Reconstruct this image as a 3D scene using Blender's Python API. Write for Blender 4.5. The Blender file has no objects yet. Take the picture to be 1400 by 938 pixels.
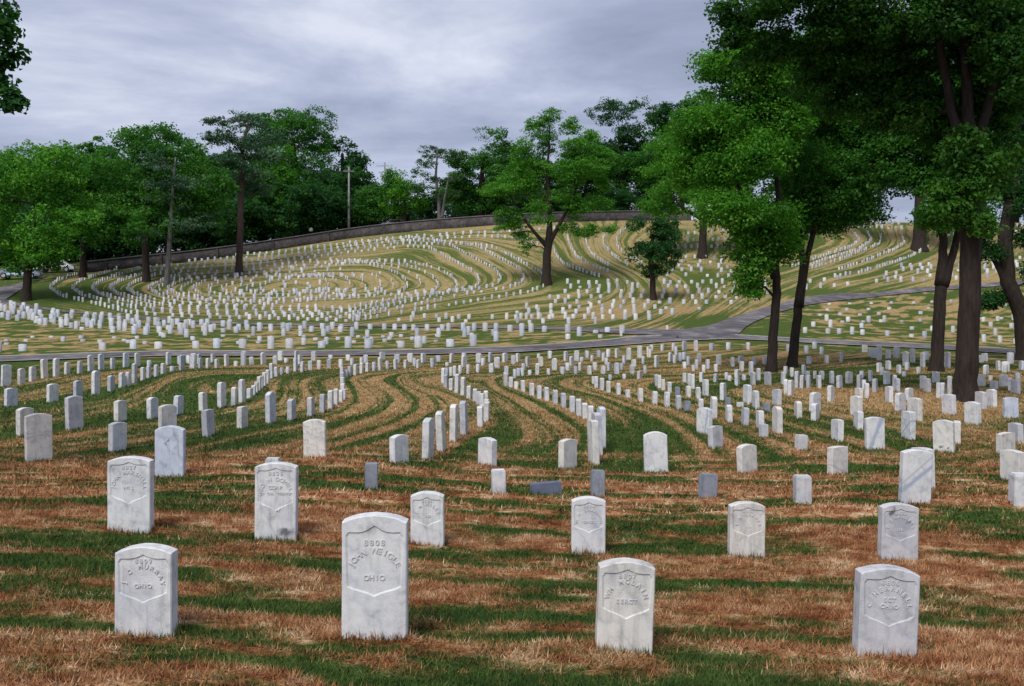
import bpy, bmesh, math, random
import numpy as np
from mathutils import Vector, Matrix
from mathutils.geometry import delaunay_2d_cdt

R = math.radians
rng = np.random.default_rng(11)
random.seed(5)
SC = bpy.context.scene
COL = SC.collection

# ------------------------------------------------------------------ camera
EYE = 1.65                       # eye height above the spot the photographer stands on
F, CX, HY = 1300.0, 700.0, 454.0  # focal length, optical axis and horizon in photograph pixels (1400 wide)
cam_d = bpy.data.cameras.new('camera')
cam = bpy.data.objects.new('camera', cam_d); COL.objects.link(cam)
cam.location = (0, 0, EYE); cam.rotation_euler = (R(90), 0, 0)
cam_d.sensor_width = 36; cam_d.lens = 36 * F / 1400
cam_d.shift_y = -(469 - HY) / 1400
cam_d.clip_start = 0.1; cam_d.clip_end = 6000
SC.camera = cam

# ------------------------------------------------------------------ world, sun, exposure
SUN_EL, SUN_AZ = 52, 205         # azimuth clockwise from +Y: behind the camera, a little to its left
SKY_STRENGTH = 0.12
w = bpy.data.worlds.new('World'); SC.world = w; w.use_nodes = True
nt = w.node_tree; nt.nodes.clear()
def N(nt, kind, **kw):
    n = nt.nodes.new(kind)
    for k, v in kw.items():
        if k in ('inp',):
            for kk, vv in v.items(): n.inputs[kk].default_value = vv
        else: setattr(n, k, v)
    return n
def math_node(nt, op, a, b=None, c=None, clamp=False):
    n = nt.nodes.new('ShaderNodeMath'); n.operation = op; n.use_clamp = clamp
    for i, v in enumerate((a, b, c)):
        if v is None: continue
        if isinstance(v, (int, float)): n.inputs[i].default_value = v
        else: nt.links.new(v, n.inputs[i])
    return n.outputs[0]
def comb(nt, x, y, z):
    n = nt.nodes.new('ShaderNodeCombineXYZ')
    for i, v in enumerate((x, y, z)):
        if isinstance(v, (int, float)): n.inputs[i].default_value = v
        else: nt.links.new(v, n.inputs[i])
    return n.outputs[0]
def noise(nt, vec, scale, detail=4, rough=0.55, dist=0.0):
    n = nt.nodes.new('ShaderNodeTexNoise'); n.inputs['Scale'].default_value = scale
    n.inputs['Detail'].default_value = detail; n.inputs['Roughness'].default_value = rough
    n.inputs['Distortion'].default_value = dist
    if vec is not None: nt.links.new(vec, n.inputs['Vector'])
    return n.outputs['Fac']
def ramp(nt, fac, stops, interp='LINEAR'):
    n = nt.nodes.new('ShaderNodeValToRGB'); cr = n.color_ramp; cr.interpolation = interp
    while len(cr.elements) < len(stops): cr.elements.new(0.5)
    for e, (p, c) in zip(cr.elements, stops):
        e.position = p; e.color = (*c, 1) if len(c) == 3 else c
    nt.links.new(fac, n.inputs['Fac']); return n.outputs['Color']
def mix(nt, fac, a, b, mode='MIX'):
    n = nt.nodes.new('ShaderNodeMix'); n.data_type = 'RGBA'; n.blend_type = mode
    for sock, v in ((n.inputs['Factor'], fac), (n.inputs[6], a), (n.inputs[7], b)):
        if isinstance(v, (int, float)): sock.default_value = v
        elif isinstance(v, tuple): sock.default_value = (*v, 1) if len(v) == 3 else v
        else: nt.links.new(v, sock)
    return n.outputs[2]

sky = N(nt, 'ShaderNodeTexSky', sky_type='NISHITA', sun_disc=False, sun_elevation=R(SUN_EL), sun_rotation=R(SUN_AZ))
tc = N(nt, 'ShaderNodeTexCoord')
sep = N(nt, 'ShaderNodeSeparateXYZ'); nt.links.new(tc.outputs['Generated'], sep.inputs[0])
den = math_node(nt, 'ADD', math_node(nt, 'MAXIMUM', sep.outputs[2], 0.0), 0.16)
px_ = math_node(nt, 'DIVIDE', sep.outputs[0], den); py_ = math_node(nt, 'DIVIDE', sep.outputs[1], den)
cv = comb(nt, math_node(nt, 'MULTIPLY_ADD', px_, 0.55, 3.1), math_node(nt, 'MULTIPLY_ADD', py_, 1.0, 0.8), 0.35)
n1 = noise(nt, cv, 1.15, 8, 0.58, 0.35)
cloud = ramp(nt, n1, [(0.34, (0.235, 0.265, 0.365)), (0.44, (0.34, 0.375, 0.515)), (0.53, (0.48, 0.52, 0.665)), (0.63, (0.72, 0.75, 0.86))])
cloud = mix(nt, 1.0, cloud, (4.5, 4.5, 4.5), 'MULTIPLY')
skyc = mix(nt, 0.93, sky.outputs[0], cloud)
bg = N(nt, 'ShaderNodeBackground'); bg.inputs['Strength'].default_value = SKY_STRENGTH
nt.links.new(skyc, bg.inputs['Color'])
out = N(nt, 'ShaderNodeOutputWorld'); nt.links.new(bg.outputs[0], out.inputs[0])

sun_d = bpy.data.lights.new('sun', 'SUN'); sun_d.energy = 1.5; sun_d.angle = R(24); sun_d.color = (1, 0.965, 0.91)
sun = bpy.data.objects.new('sun', sun_d); COL.objects.link(sun)
az, el = R(SUN_AZ), R(SUN_EL)
sdir = Vector((math.sin(az) * math.cos(el), math.cos(az) * math.cos(el), math.sin(el)))
sun.rotation_euler = sdir.to_track_quat('Z', 'Y').to_euler(); sun.location = (0, -20, 40)
vs = SC.view_settings; vs.view_transform = 'Standard'; vs.look = 'None'; vs.gamma = 1; vs.exposure = 0.95
vs.use_curve_mapping = False

# ------------------------------------------------------------------ terrain
PROFILE = {   # (pixel column): (distance, ground pixel row)
 -150: [(5.2,858),(8,716),(15,618),(17,590),(28,539),(36,517),(44,507),(50,498),(56,484),(66,458),(74,440),(85,414),(95,398),(110,380),(125,368)],
  100: [(5.2,862),(8,722),(11,664),(15,620),(17,590),(28,537),(36,515),(44,504),(50,493),(56,480),(66,455),(74,440),(85,412),(95,392),(110,374),(125,362)],
  400: [(5.2,873),(8,739),(10.6,662),(13.4,626),(20,575),(28,533),(40,503),(50,488),(57,478),(66,458),(74,445),(80,434),(95,405),(110,364),(122,340),(130,330)],
  700: [(5.2,885),(8.2,752),(10.6,674),(13.6,638),(18,583),(24,548),(32,518),(42,497),(52,480),(62,462),(68,451),(76,440),(90,408),(100,378),(112,345),(125,314),(131,303)],
 1000: [(5.2,896),(8.3,761),(10.7,683),(13.4,648),(17,595),(24,548),(31,524),(42,496),(52,475),(60,461),(66,447),(80,421),(95,390),(108,352),(122,318),(132,302)],
 1300: [(5.2,906),(8.3,772),(10.4,690),(15,617),(19,574),(24,550),(32,522),(42,500),(55,481),(62,471),(70,460),(80,430),(90,399),(100,372),(115,340),(130,307)],
 1560: [(5.2,914),(8.3,780),(15,622),(19,578),(24,553),(32,524),(42,503),(55,488),(64,474),(72,460),(82,430),(92,398),(102,372),(117,340),(132,308)],
}
cp = []
for px, lst in PROFILE.items():
    for D, py in lst: cp.append(((px - CX) / F * D, D, (HY - py) / F * D))
for X in (-9, 0, 9): cp += [(X, -8, -1.45), (X, 1.0, -1.58 - 0.012 * X), (X, 3.0, -1.62 - 0.012 * X)]
for X, z in ((-190, 6), (-110, 8.5), (-60, 13), (0, 15.5), (60, 16), (120, 16), (190, 15)): cp += [(X, 165, z), (X, 210, z)]
for Y in (20, 60, 100): cp += [(-120, Y, -1.5 + Y * 0.05), (130, Y, -1.6 + max(0, Y - 60) * 0.15)]
cp = np.array(cp)
def tps_fit(P, v, lam):
    d = np.linalg.norm(P[:, None] - P[None], axis=2)
    K = np.where(d > 0, d * d * np.log(d + 1e-9), 0) + lam * np.eye(len(P))
    Q = np.c_[np.ones(len(P)), P]
    A = np.block([[K, Q], [Q.T, np.zeros((3, 3))]])
    s = np.linalg.solve(A, np.r_[v, 0, 0, 0])
    return P, s
def tps_eval(fit, X):
    P, s = fit; outv = np.empty(len(X))
    for i in range(0, len(X), 20000):
        c = X[i:i + 20000]
        d2 = ((c[:, None] - P[None]) ** 2).sum(2)
        outv[i:i + 20000] = (0.5 * d2 * np.log(d2 + 1e-12)) @ s[:len(P)] + s[len(P)] + c @ s[len(P) + 1:]
    return outv
# fit in a warped plane, so that the near ground gets as much detail as the far hill
def warp(X, Y): return np.c_[X / (np.maximum(Y, -9) + 12.0), 1.15 * np.log(np.maximum(Y, -9) + 12.0)]
TFIT = tps_fit(warp(cp[:, 0], cp[:, 1]), cp[:, 2], 2e-4)
GX0, GX1, GY0, GY1, GS = -200, 200, -12, 230, 0.5
gx = np.arange(GX0, GX1 + GS, GS); gy = np.arange(GY0, GY1 + GS, GS)
MX, MY = np.meshgrid(gx, gy)
# evaluate coarse (2 m far, exact near) then interpolate
HG = np.empty(MX.shape)
near = gy < 40
sub = (np.abs(MX) < 60) & near[:, None]
HG[:] = 0
cgx = np.arange(GX0, GX1 + 2.1, 2.0); cgy = np.arange(GY0, GY1 + 2.1, 2.0)
cX, cY = np.meshgrid(cgx, cgy)
cz = tps_eval(TFIT, warp(cX.ravel(), cY.ravel())).reshape(cX.shape)
cz = np.clip(cz, -3, 22)
def bil(grid, x, y, x0, y0, s):
    fx = np.clip((x - x0) / s, 0, grid.shape[1] - 1.001); fy = np.clip((y - y0) / s, 0, grid.shape[0] - 1.001)
    ix = fx.astype(int); iy = fy.astype(int); fx = fx - ix; fy = fy - iy
    return (grid[iy, ix] * (1 - fx) * (1 - fy) + grid[iy, ix + 1] * fx * (1 - fy) + grid[iy + 1, ix] * (1 - fx) * fy + grid[iy + 1, ix + 1] * fx * fy)
HG = bil(cz, MX, MY, GX0, GY0, 2.0)
HG[sub] = np.clip(tps_eval(TFIT, warp(MX[sub], MY[sub])), -3, 22)
def ground(x, y):
    return bil(HG, np.atleast_1d(np.asarray(x, float)), np.atleast_1d(np.asarray(y, float)), GX0, GY0, GS) + EYE
def gz(x, y): return float(ground(x, y)[0])
DS = np.exp(np.linspace(math.log(3.0), math.log(160), 900))
def hit(pxs, pys):
    """where lines of sight meet the ground: world x, y, z of photograph pixels"""
    pxs = np.atleast_1d(np.asarray(pxs, float)); pys = np.atleast_1d(np.asarray(pys, float))
    res = np.empty((len(pxs), 3))
    for i in range(0, len(pxs), 400):
        a = (pxs[i:i + 400] - CX) / F; b = (HY - pys[i:i + 400]) / F
        X = a[:, None] * DS; Z = b[:, None] * DS + EYE
        H = ground(X.ravel(), np.tile(DS, len(a))).reshape(X.shape)
        below = Z <= H
        k = np.where(below.any(1), below.argmax(1), len(DS) - 1); k = np.maximum(k, 1)
        r = np.arange(len(a)); d1 = (Z - H)[r, k - 1]; d2 = (Z - H)[r, k]
        t = np.clip(d1 / np.where(np.abs(d1 - d2) < 1e-9, 1, d1 - d2), 0, 1)
        D = DS[k - 1] + (DS[k] - DS[k - 1]) * t
        res[i:i + 400, 0] = a * D; res[i:i + 400, 1] = D
    res[:, 2] = ground(res[:, 0], res[:, 1]); return res
def at(px, py, D): return Vector(((px - CX) / F * D, D, EYE + (HY - py) / F * D))

# ------------------------------------------------------------------ helpers
def tag(o, label=None, cat=None, group=None, kind=None):
    if label: o['label'] = label
    if cat: o['category'] = cat
    if group: o['group'] = group
    if kind: o['kind'] = kind
    return o
def new_obj(name, me, mat=None, parent=None, loc=None):
    o = bpy.data.objects.new(name, me); COL.objects.link(o)
    if mat is not None and me is not None and not me.materials: me.materials.append(mat)
    if parent is not None: o.parent = parent
    if loc is not None: o.location = loc
    return o
def empty(name, loc, rz=0.0):
    o = bpy.data.objects.new(name, None); COL.objects.link(o)
    o.location = loc; o.rotation_euler = (0, 0, rz); o.empty_display_size = 0.2
    return o
def mesh_np(name, V, faces, smooth=False):
    """V (n,3); faces: (m,k) index array or a list of such arrays"""
    if not isinstance(faces, list): faces = [faces]
    me = bpy.data.meshes.new(name)
    V = np.ascontiguousarray(V, dtype=np.float32)
    me.vertices.add(len(V)); me.vertices.foreach_set('co', V.ravel())
    idx = np.concatenate([f.ravel() for f in faces]).astype(np.int32)
    tot = np.concatenate([np.full(len(f), f.shape[1]) for f in faces])
    st = np.r_[0, np.cumsum(tot)[:-1]].astype(np.int32)
    me.loops.add(len(idx)); me.loops.foreach_set('vertex_index', idx)
    me.polygons.add(len(tot)); me.polygons.foreach_set('loop_start', st)
    if smooth: me.polygons.foreach_set('use_smooth', np.ones(len(tot), bool))
    me.update(calc_edges=True); me.validate()
    return me
def attr(me, name, kind, data):
    a = me.attributes.new(name, kind, 'POINT')
    a.data.foreach_set('vector' if kind == 'FLOAT_VECTOR' else 'value', np.ascontiguousarray(data, np.float32).ravel())
class MB:
    """collects simple solids into one mesh"""
    def __init__(self): self.v = []; self.f = []
    def add(self, vs_, fs_):
        b = len(self.v); self.v += [tuple(p) for p in vs_]; self.f += [tuple(b + i for i in q) for q in fs_]
    def box(self, x0, x1, y0, y1, z0, z1):
        self.add([(x0,y0,z0),(x1,y0,z0),(x1,y1,z0),(x0,y1,z0),(x0,y0,z1),(x1,y0,z1),(x1,y1,z1),(x0,y1,z1)],
                 [(0,3,2,1),(4,5,6,7),(0,1,5,4),(1,2,6,5),(2,3,7,6),(3,0,4,7)])
    def tube(self, pts, rad, n=8, cap=True):
        pts = [Vector(p) for p in pts]; rings = []
        up = Vector((0.31, 0.17, 0.93)).normalized()
        for i, p in enumerate(pts):
            t = (pts[min(i + 1, len(pts) - 1)] - pts[max(i - 1, 0)])
            t = t.normalized() if t.length > 1e-6 else Vector((0, 0, 1))
            ref = Vector((1, 0, 0)) if abs(t.z) > 0.7 else Vector((0, 0, 1))
            a = t.cross(ref).normalized(); b = t.cross(a).normalized()
            rings.append([p + (a * math.cos(2*math.pi*k/n) + b * math.sin(2*math.pi*k/n)) * rad[i] for k in range(n)])
        base = len(self.v)
        for r_ in rings: self.v += [tuple(q) for q in r_]
        for i in range(len(rings) - 1):
            for k in range(n):
                k2 = (k + 1) % n
                self.f.append((base + i*n + k, base + i*n + k2, base + (i+1)*n + k2, base + (i+1)*n + k))
        if cap:
            self.f.append(tuple(base + k for k in range(n))[::-1])
            self.f.append(tuple(base + (len(rings)-1)*n + k for k in range(n)))
    def mesh(self, name, smooth=False):
        me = bpy.data.meshes.new(name); me.from_pydata(self.v, [], self.f); me.update()
        if smooth:
            me.polygons.foreach_set('use_smooth', np.ones(len(me.polygons), bool))
        return me
def new_mat(name):
    m = bpy.data.materials.new(name); m.use_nodes = True; nt = m.node_tree; nt.nodes.clear()
    o = N(nt, 'ShaderNodeOutputMaterial'); p = N(nt, 'ShaderNodeBsdfPrincipled')
    nt.links.new(p.outputs[0], o.inputs[0]); p.inputs['Roughness'].default_value = 0.85
    p.inputs['Specular IOR Level'].default_value = 0.25
    return m, nt, p, o
def bump(nt, p, h, strength, dist):
    b = N(nt, 'ShaderNodeBump'); b.inputs['Strength'].default_value = strength; b.inputs['Distance'].default_value = dist
    nt.links.new(h, b.inputs['Height']); nt.links.new(b.outputs[0], p.inputs['Normal'])
def attr_node(nt, name, outp='Vector'):
    a = N(nt, 'ShaderNodeAttribute', attribute_name=name); return a.outputs[outp]

# ------------------------------------------------------------------ turf: stripes of cut grass follow the rows of graves
MIDROWS = [
 (-2, [(-60,540),(8,528),(44,522),(77,515),(108,511),(138,506),(172,503),(188,501),(260,499),(360,498),(480,495)]),
 (-1, [(-60,575),(14,557),(72,550),(129,539),(166,530),(195,520),(223,512),(240,508),(300,504),(400,502),(500,499)]),
 (0,  [(-60,612),(28,597),(102,588),(168,578),(208,574),(243,568),(278,562),(320,555),(342,544),(358,533),(372,518),(394,510),(440,506),(560,502)]),
 (1,  [(53,634),(160,620),(285,597),(330,586),(370,579),(397,574),(425,569),(441,564),(455,557),(466,548),(470,532),(467,517),(474,511),(500,507),(560,505),(640,503)]),
 (2,  [(300,632),(400,612),(470,592),(540,568),(562,550),(548,535),(528,520),(545,509),(600,505.5)]),
 (3,  [(587,627),(604,617),(620,605),(634,595),(657,583),(666,572),(664,558),(652,546),(636,540),(617,530),(607,518),(608,510),(640,507.5),(720,506)]),
 (3.6,[(700,632),(760,612),(770,596),(742,578),(705,552),(668,531),(662,520),(685,512),(740,510)]),
 (4.3,[(812,635),(820,618),(823,600),(815,580),(800,573),(781,562),(757,549),(725,537),(705,530),(692,522),(690,514),(720,511),(800,510)]),
 (5,  [(930,640),(920,610),(880,570),(830,548),(770,530),(757,520),(790,514),(860,512)]),
 (5.6,[(1080,640),(1010,600),(958,575),(927,560),(895,553),(858,541),(825,531),(812,522),(840,516),(950,513)]),
 (6.4,[(1200,620),(1110,592),(1010,562),(960,550),(920,541),(900,532),(905,522),(960,518),(1060,516)]),
 (7.2,[(1380,620),(1250,585),(1150,566),(1060,550),(1022,536),(1050,525),(1150,519),(1300,516)]),
]
HILL = []
lt = [68, 98, 125, 150, 172, 202, 228, 262, 300, 335]
hk = [(748,386), (718,381), (686,382), (657,386), (626,391), (600,391), (558,391), (522,390), (480,391), (450,391)]
for k in range(10):
    xl = lt[k]; hx, hy = hk[k]; yt = 347 + 4.3 * k; yb = 437 - 4.2 * k
    up = [(xl, 394 + 0.3 * k), (xl + 12, 384 + 0.8 * k), (xl * .6 + 300 * .4 if xl < 290 else xl + 20, yt + 12 - k * 0.5), (370, yt)]
    if hx > 640: up += [(480, yt - 14), (560, yt - 22), (hx - 70, hy - 46), (hx - 38, hy - 28)]
    elif hx > 540: up += [(450, yt - 8), (hx - 65, hy - 32), (hx - 28, hy - 22)]
    else: up += [(hx - 30, hy - 12)]
    up += [(hx - 9, hy - 13), (hx, hy), (hx - 7, hy + 9), (hx - 26, hy + 15 - k), (hx - 70 if hx > 560 else hx - 45, hy + 22 - 1.6 * k)]
    dn = [(480, yb + 3)] if hx > 600 else []
    dn += [(370, yb), (max(280, xl + 40), yb - 2), (xl * .5 + 150, yb - 7 + 0.6 * k) if xl < 240 else (xl + 18, yb - 3), (xl + 14, 405 - .2 * k), (xl, 394 + .3 * k)]
    HILL.append((k, up + dn))
ARCS = [
 (-1,  [(757,340),(760,350),(768,360),(782,367),(800,373),(822,380)]),
 (-2,  [(775,318),(778,335),(788,352),(805,363),(832,373)]),
 (-3,  [(800,322),(802,338),(814,354),(836,366)]),
 (-4,  [(838,312),(824,326),(826,338),(840,352),(858,363)]),
 (-5,  [(856,312),(842,326),(845,340),(860,352),(880,362)]),
 (-6,  [(1164,318),(1177,328),(1161,340),(1136,347),(1108,357),(1080,366)]),
 (-6.5,[(1185,316),(1192,330),(1172,343),(1140,352),(1108,363)]),
 (-7,  [(1205,320),(1203,334),(1180,343),(1149,356),(1108,368)]),
 (-8,  [(1232,320),(1237,334),(1221,343),(1186,357),(1145,370)]),
 (-9,  [(1270,338),(1249,350),(1227,358),(1202,366),(1171,375),(1142,379)]),
]
def field(rows, lam, step):
    P, v = [], []
    for u, pl in rows:
        pl = np.array(pl, float)
        seg = np.r_[0, np.cumsum(np.hypot(*(np.diff(pl, axis=0) * (1, 2.5)).T))]
        t = np.linspace(0, seg[-1], max(4, int(seg[-1] / step)))
        q = np.c_[np.interp(t, seg, pl[:, 0]), np.interp(t, seg, pl[:, 1])]
        P.append(q); v.append(np.full(len(q), u))
    P = np.concatenate(P); v = np.concatenate(v)
    h = hit(P[:, 0], P[:, 1])
    return tps_fit(np.c_[(P[:, 0] - CX) / F, 2.2 * (HY - P[:, 1]) / F], v, lam)
MFIT = field(MIDROWS, 1e-4, 22)
HFIT = field(HILL + ARCS, 1e-4, 26)
LOOP = np.array([(-120,405),(0,412),(30,418),(80,425),(160,433.5),(280,440.5),(360,444),(500,446),(640,447.5),(780,450),(860,452),(950,452),(1000,437),(1040,425),(1100,412),(1180,403),(1270,396),(1400,386),(1600,378)], float)
def ss(a, b, x):
    t = np.clip((x - a) / (b - a), 0, 1); return t * t * (3 - 2 * t)
def turf_attrs(X, Y):
    """stripe coordinates of ground points: (u near, u rows, blend), (x, y, dryness)"""
    Yc = np.maximum(Y, 3.0); px = CX + F * X / Yc; z = ground(X, Y) - EYE; py = HY - F * z / Yc
    hill = (Y > 58) & (py < np.interp(px, LOOP[:, 0], LOOP[:, 1]))
    mid = (Y <= 56) & (Y > 11)
    Q = np.c_[(np.clip(px, -150, 1600) - CX) / F, 2.2 * (HY - np.clip(py, 290, 660)) / F]
    u2 = Y * 1.0
    if mid.any(): u2[mid] = tps_eval(MFIT, Q[mid]) * 3.2
    if hill.any(): u2[hill] = tps_eval(HFIT, Q[hill]) * 2.7 + 40
    wgt = np.where(mid, ss(12.5, 16.5, Y) * (1 - ss(47, 54, Y)), 0) + np.where(hill, 1, 0)
    dry = np.where(hill, 0.72 * ss(66, 90, Y), 0.10 * ss(12, 20, Y))
    lo = hill & (px < 330); dry = np.where(lo, dry * ss(60, 330, px), dry)
    dry = np.where(hill & (px > 950), dry * 0.8, dry)
    far = (Y > 50) & ~hill
    dry = np.where(far, 0.42 * ss(50, 56, Y), dry); dry = np.where(hill, np.maximum(dry, 0.40), dry)
    lush = np.where(hill, 0.03, 0.0) + np.where(far, 0.055, 0)
    lush += np.where(mid, 0.075 * (1 - ss(300, 430, px)) * ss(13, 18, Y), 0) + np.where(hill, 0.075 * (1 - ss(180, 380, px)), 0)
    lush += 0.028 * (1 - ss(14, 20, Y))
    for gx_, gy_, sx, sy, a in LUSH:
        lush += a * np.exp(-((px - gx_) / sx) ** 2 - ((py - gy_) / sy) ** 2) * (Y > 9)
    return np.c_[Y + 0.04 * X, u2, wgt], np.c_[X, Y, dry], lush
# greener and drier places on the lawn: pixel centre, spread, strength
LUSH = [(1050,455,60,16,.3),(960,441,60,9,.25),(790,384,50,10,.22),(55,403,50,14,.25),(1245,350,40,9,.2),(380,402,14,3,.3),(950,382,60,7,.15),(250,438,260,4,.15),
        (900,585,110,22,.10),(655,575,40,26,.08),(720,505,60,8,.1),(1150,520,200,12,.10),(1100,640,120,14,.12),(470,655,300,10,.06),(500,545,70,32,-.06),(740,590,35,20,-.05),
        (560,355,160,30,-.02),(850,425,100,14,-.06),(430,382,60,8,-.10),(820,345,50,25,-.05),(1180,325,60,14,-.04),(1150,375,80,6,.1),(1120,400,60,6,.2),(420,660,120,18,-.03)]

LAT = np.random.default_rng(21).random((256, 256))
def vnoise(a, b, octv=4, rough=0.6):
    out_ = np.zeros_like(a); amp = 1.0; tot = 0.0
    for o_ in range(octv):
        a_ = a * 2 ** o_ + 17.3 * o_ + 500; b_ = b * 2 ** o_ + 41.7 * o_ + 500
        i, j = np.floor(a_).astype(int), np.floor(b_).astype(int); fa, fb = a_ - i, b_ - j
        fa = fa * fa * (3 - 2 * fa); fb = fb * fb * (3 - 2 * fb)
        g = lambda p_, q_: LAT[(i + p_) % 256, (j + q_) % 256]
        out_ += amp * (g(0, 0) * (1 - fa) * (1 - fb) + g(1, 0) * fa * (1 - fb) + g(0, 1) * (1 - fa) * fb + g(1, 1) * fa * fb); tot += amp; amp *= rough
    return out_ / tot
def windrow(X, Y, ra):
    """cut grass lies in low ridges across the near lawn: pattern value and height"""
    u = ra[:, 0] + 0.85 * vnoise(X * 0.5, Y * 0.5, 2)
    f = 0.49 + (vnoise(u * 3.7, X * 0.62, 5, 0.68) - 0.5) * 1.05
    return f, 0.032 * ss(0.47, 0.62, f) * (1 - ra[:, 2]) * (1 - ss(13, 19, Y)) * ss(1, 4, Y)
def turf_color(nt, blade):
    s1 = N(nt, 'ShaderNodeSeparateXYZ'); nt.links.new(attr_node(nt, 'row'), s1.inputs[0])
    s2 = N(nt, 'ShaderNodeSeparateXYZ'); nt.links.new(attr_node(nt, 'root'), s2.inputs[0])
    u1, u2, wg = s1.outputs; x, y, k = s2.outputs
    M = lambda *a, **kw: math_node(nt, *a, **kw)
    wob = noise(nt, comb(nt, x, y, 3.0), 0.55, 2, 0.5)
    f1 = attr_node(nt, 'windrow', 'Fac')
    f2 = noise(nt, comb(nt, M('MULTIPLY_ADD', wob, 0.5, M('MULTIPLY', u2, 1.35)), M('MULTIPLY', x, 0.05), M('MULTIPLY', y, 0.035)), 1.0, 4, 0.68)
    st = M('ADD', M('MULTIPLY', f1, M('SUBTRACT', 1.0, wg)), M('MULTIPLY', f2, wg)); st = M('MULTIPLY_ADD', M('SUBTRACT', st, 0.5), 1.5, 0.5)
    patch = noise(nt, comb(nt, M('MULTIPLY', x, 0.8), y, 7.0), 0.16, 3, 0.5)
    fine = noise(nt, comb(nt, x, M('MULTIPLY', y, 2.0), 1.0), 4.5, 5, 0.72)
    v = M('ADD', M('ADD', st, M('MULTIPLY_ADD', patch, 0.34, -0.17)), M('MULTIPLY_ADD', fine, 0.52, -0.26))
    v = M('SUBTRACT', M('ADD', v, M('MULTIPLY', k, 0.06)), attr_node(nt, 'lush', 'Fac'))
    if blade: v = M('ADD', v, M('MULTIPLY_ADD', attr_node(nt, 'tint', 'Fac'), 0.24, -0.12))
    mr = N(nt, 'ShaderNodeMapRange', interpolation_type='SMOOTHSTEP'); mr.inputs['From Min'].default_value = 0.40; mr.inputs['From Max'].default_value = 0.60
    nt.links.new(v, mr.inputs['Value']); dry = mr.outputs[0]
    mott = noise(nt, comb(nt, x, M('MULTIPLY', y, 2.6), 9.0), 3.4, 5, 0.74)
    brown = ramp(nt, mott, [(0.30, (0.085, 0.030, 0.012)), (0.42, (0.225, 0.085, 0.036)), (0.53, (0.37, 0.185, 0.084)), (0.66, (0.64, 0.47, 0.30))])
    straw = ramp(nt, mott, [(0.30, (0.155, 0.105, 0.038)), (0.5, (0.30, 0.228, 0.100)), (0.70, (0.50, 0.415, 0.235))])
    midc = ramp(nt, mott, [(0.28, (0.18, 0.085, 0.028)), (0.5, (0.35, 0.215, 0.095)), (0.72, (0.54, 0.41, 0.23))])
    kk = M('MULTIPLY', k, 1.5, clamp=True)
    dryc = mix(nt, M('MULTIPLY', k, 10.0, clamp=True), brown, midc); dryc = mix(nt, kk, dryc, straw)
    grn = ramp(nt, mott, [(0.28, (0.014, 0.034, 0.007)), (0.5, (0.040, 0.079, 0.016)), (0.75, (0.125, 0.165, 0.042))])
    grn = mix(nt, M('MULTIPLY', k, 0.5), grn, (0.15, 0.165, 0.045))
    c = mix(nt, dry, grn, dryc)
    if blade:
        t = attr_node(nt, 'tint', 'Fac')
        c = mix(nt, 1.0, c, ramp(nt, t, [(0, (0.55, 0.55, 0.55)), (0.5, (1, 1, 1)), (1, (1.55, 1.5, 1.4))]), 'MULTIPLY')
    return c, fine, mott
MAT = {}
m, nt, p, o = new_mat('turf'); c, fine, mott = turf_color(nt, False); nt.links.new(c, p.inputs['Base Color'])
p.inputs['Roughness'].default_value = 1.0; p.inputs['Specular IOR Level'].default_value = 0.05
bump(nt, p, math_node(nt, 'ADD', fine, mott), 0.7, 0.05); MAT['turf'] = m
m, nt, p, o = new_mat('grass_blade'); c, fine, mott = turf_color(nt, True); nt.links.new(c, p.inputs['Base Color'])
p.inputs['Roughness'].default_value = 0.8; p.inputs['Specular IOR Level'].default_value = 0.12; MAT['blade'] = m

# one ground sheet, fine near the camera and reaching the horizon
rowsD = np.concatenate([np.linspace(-12, 2.5, 14), np.exp(np.linspace(math.log(3.0), math.log(150), 430)), np.array([158, 170, 185, 205, 230, 300, 450, 800, 1500, 3000])])
S = np.linspace(-1, 1, 321)
GYv, GSv = np.meshgrid(rowsD, S, indexing='ij')
GXv = GSv * 0.80 * (GYv + 15.5)
gxv, gyv = GXv.ravel(), GYv.ravel()
gzv = ground(gxv, gyv)
nr, nc = GXv.shape
ii = (np.arange(nr - 1)[:, None] * nc + np.arange(nc - 1)[None]).ravel()
ra, rb, rl = turf_attrs(gxv, gyv); wf, wh_ = windrow(gxv, gyv, ra)
me = mesh_np('ground', np.c_[gxv, gyv, gzv + wh_], np.c_[ii, ii + 1, ii + nc + 1, ii + nc], True)
attr(me, 'windrow', 'FLOAT', wf); attr(me, 'lush', 'FLOAT', rl); attr(me, 'row', 'FLOAT_VECTOR', ra); attr(me, 'root', 'FLOAT_VECTOR', rb)
tag(new_obj('ground', me, MAT['turf']), kind='structure')
# micro relief is left to the blades

# ------------------------------------------------------------------ roads
m, nt, p, o = new_mat('asphalt')
tcn = N(nt, 'ShaderNodeNewGeometry').outputs['Position']
a1 = noise(nt, tcn, 0.55, 7, 0.72, 0.6); a2 = noise(nt, tcn, 14, 3, 0.6)
c = ramp(nt, a1, [(0.36, (0.075, 0.065, 0.072)), (0.5, (0.155, 0.138, 0.148)), (0.64, (0.27, 0.25, 0.255))])
c = mix(nt, 0.5, c, ramp(nt, a2, [(0.3, (0.4, 0.4, 0.4)), (0.7, (1, 1, 1))]), 'MULTIPLY')
nt.links.new(c, p.inputs['Base Color']); bump(nt, p, a2, 0.3, 0.02); MAT['asphalt'] = m
m, nt, p, o = new_mat('gutter_concrete')
a1 = noise(nt, N(nt, 'ShaderNodeNewGeometry').outputs['Position'], 3, 4, 0.6)
nt.links.new(ramp(nt, a1, [(0.3, (0.24, 0.22, 0.21)), (0.7, (0.42, 0.40, 0.38))]), p.inputs['Base Color']); MAT['gutter'] = m
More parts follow.
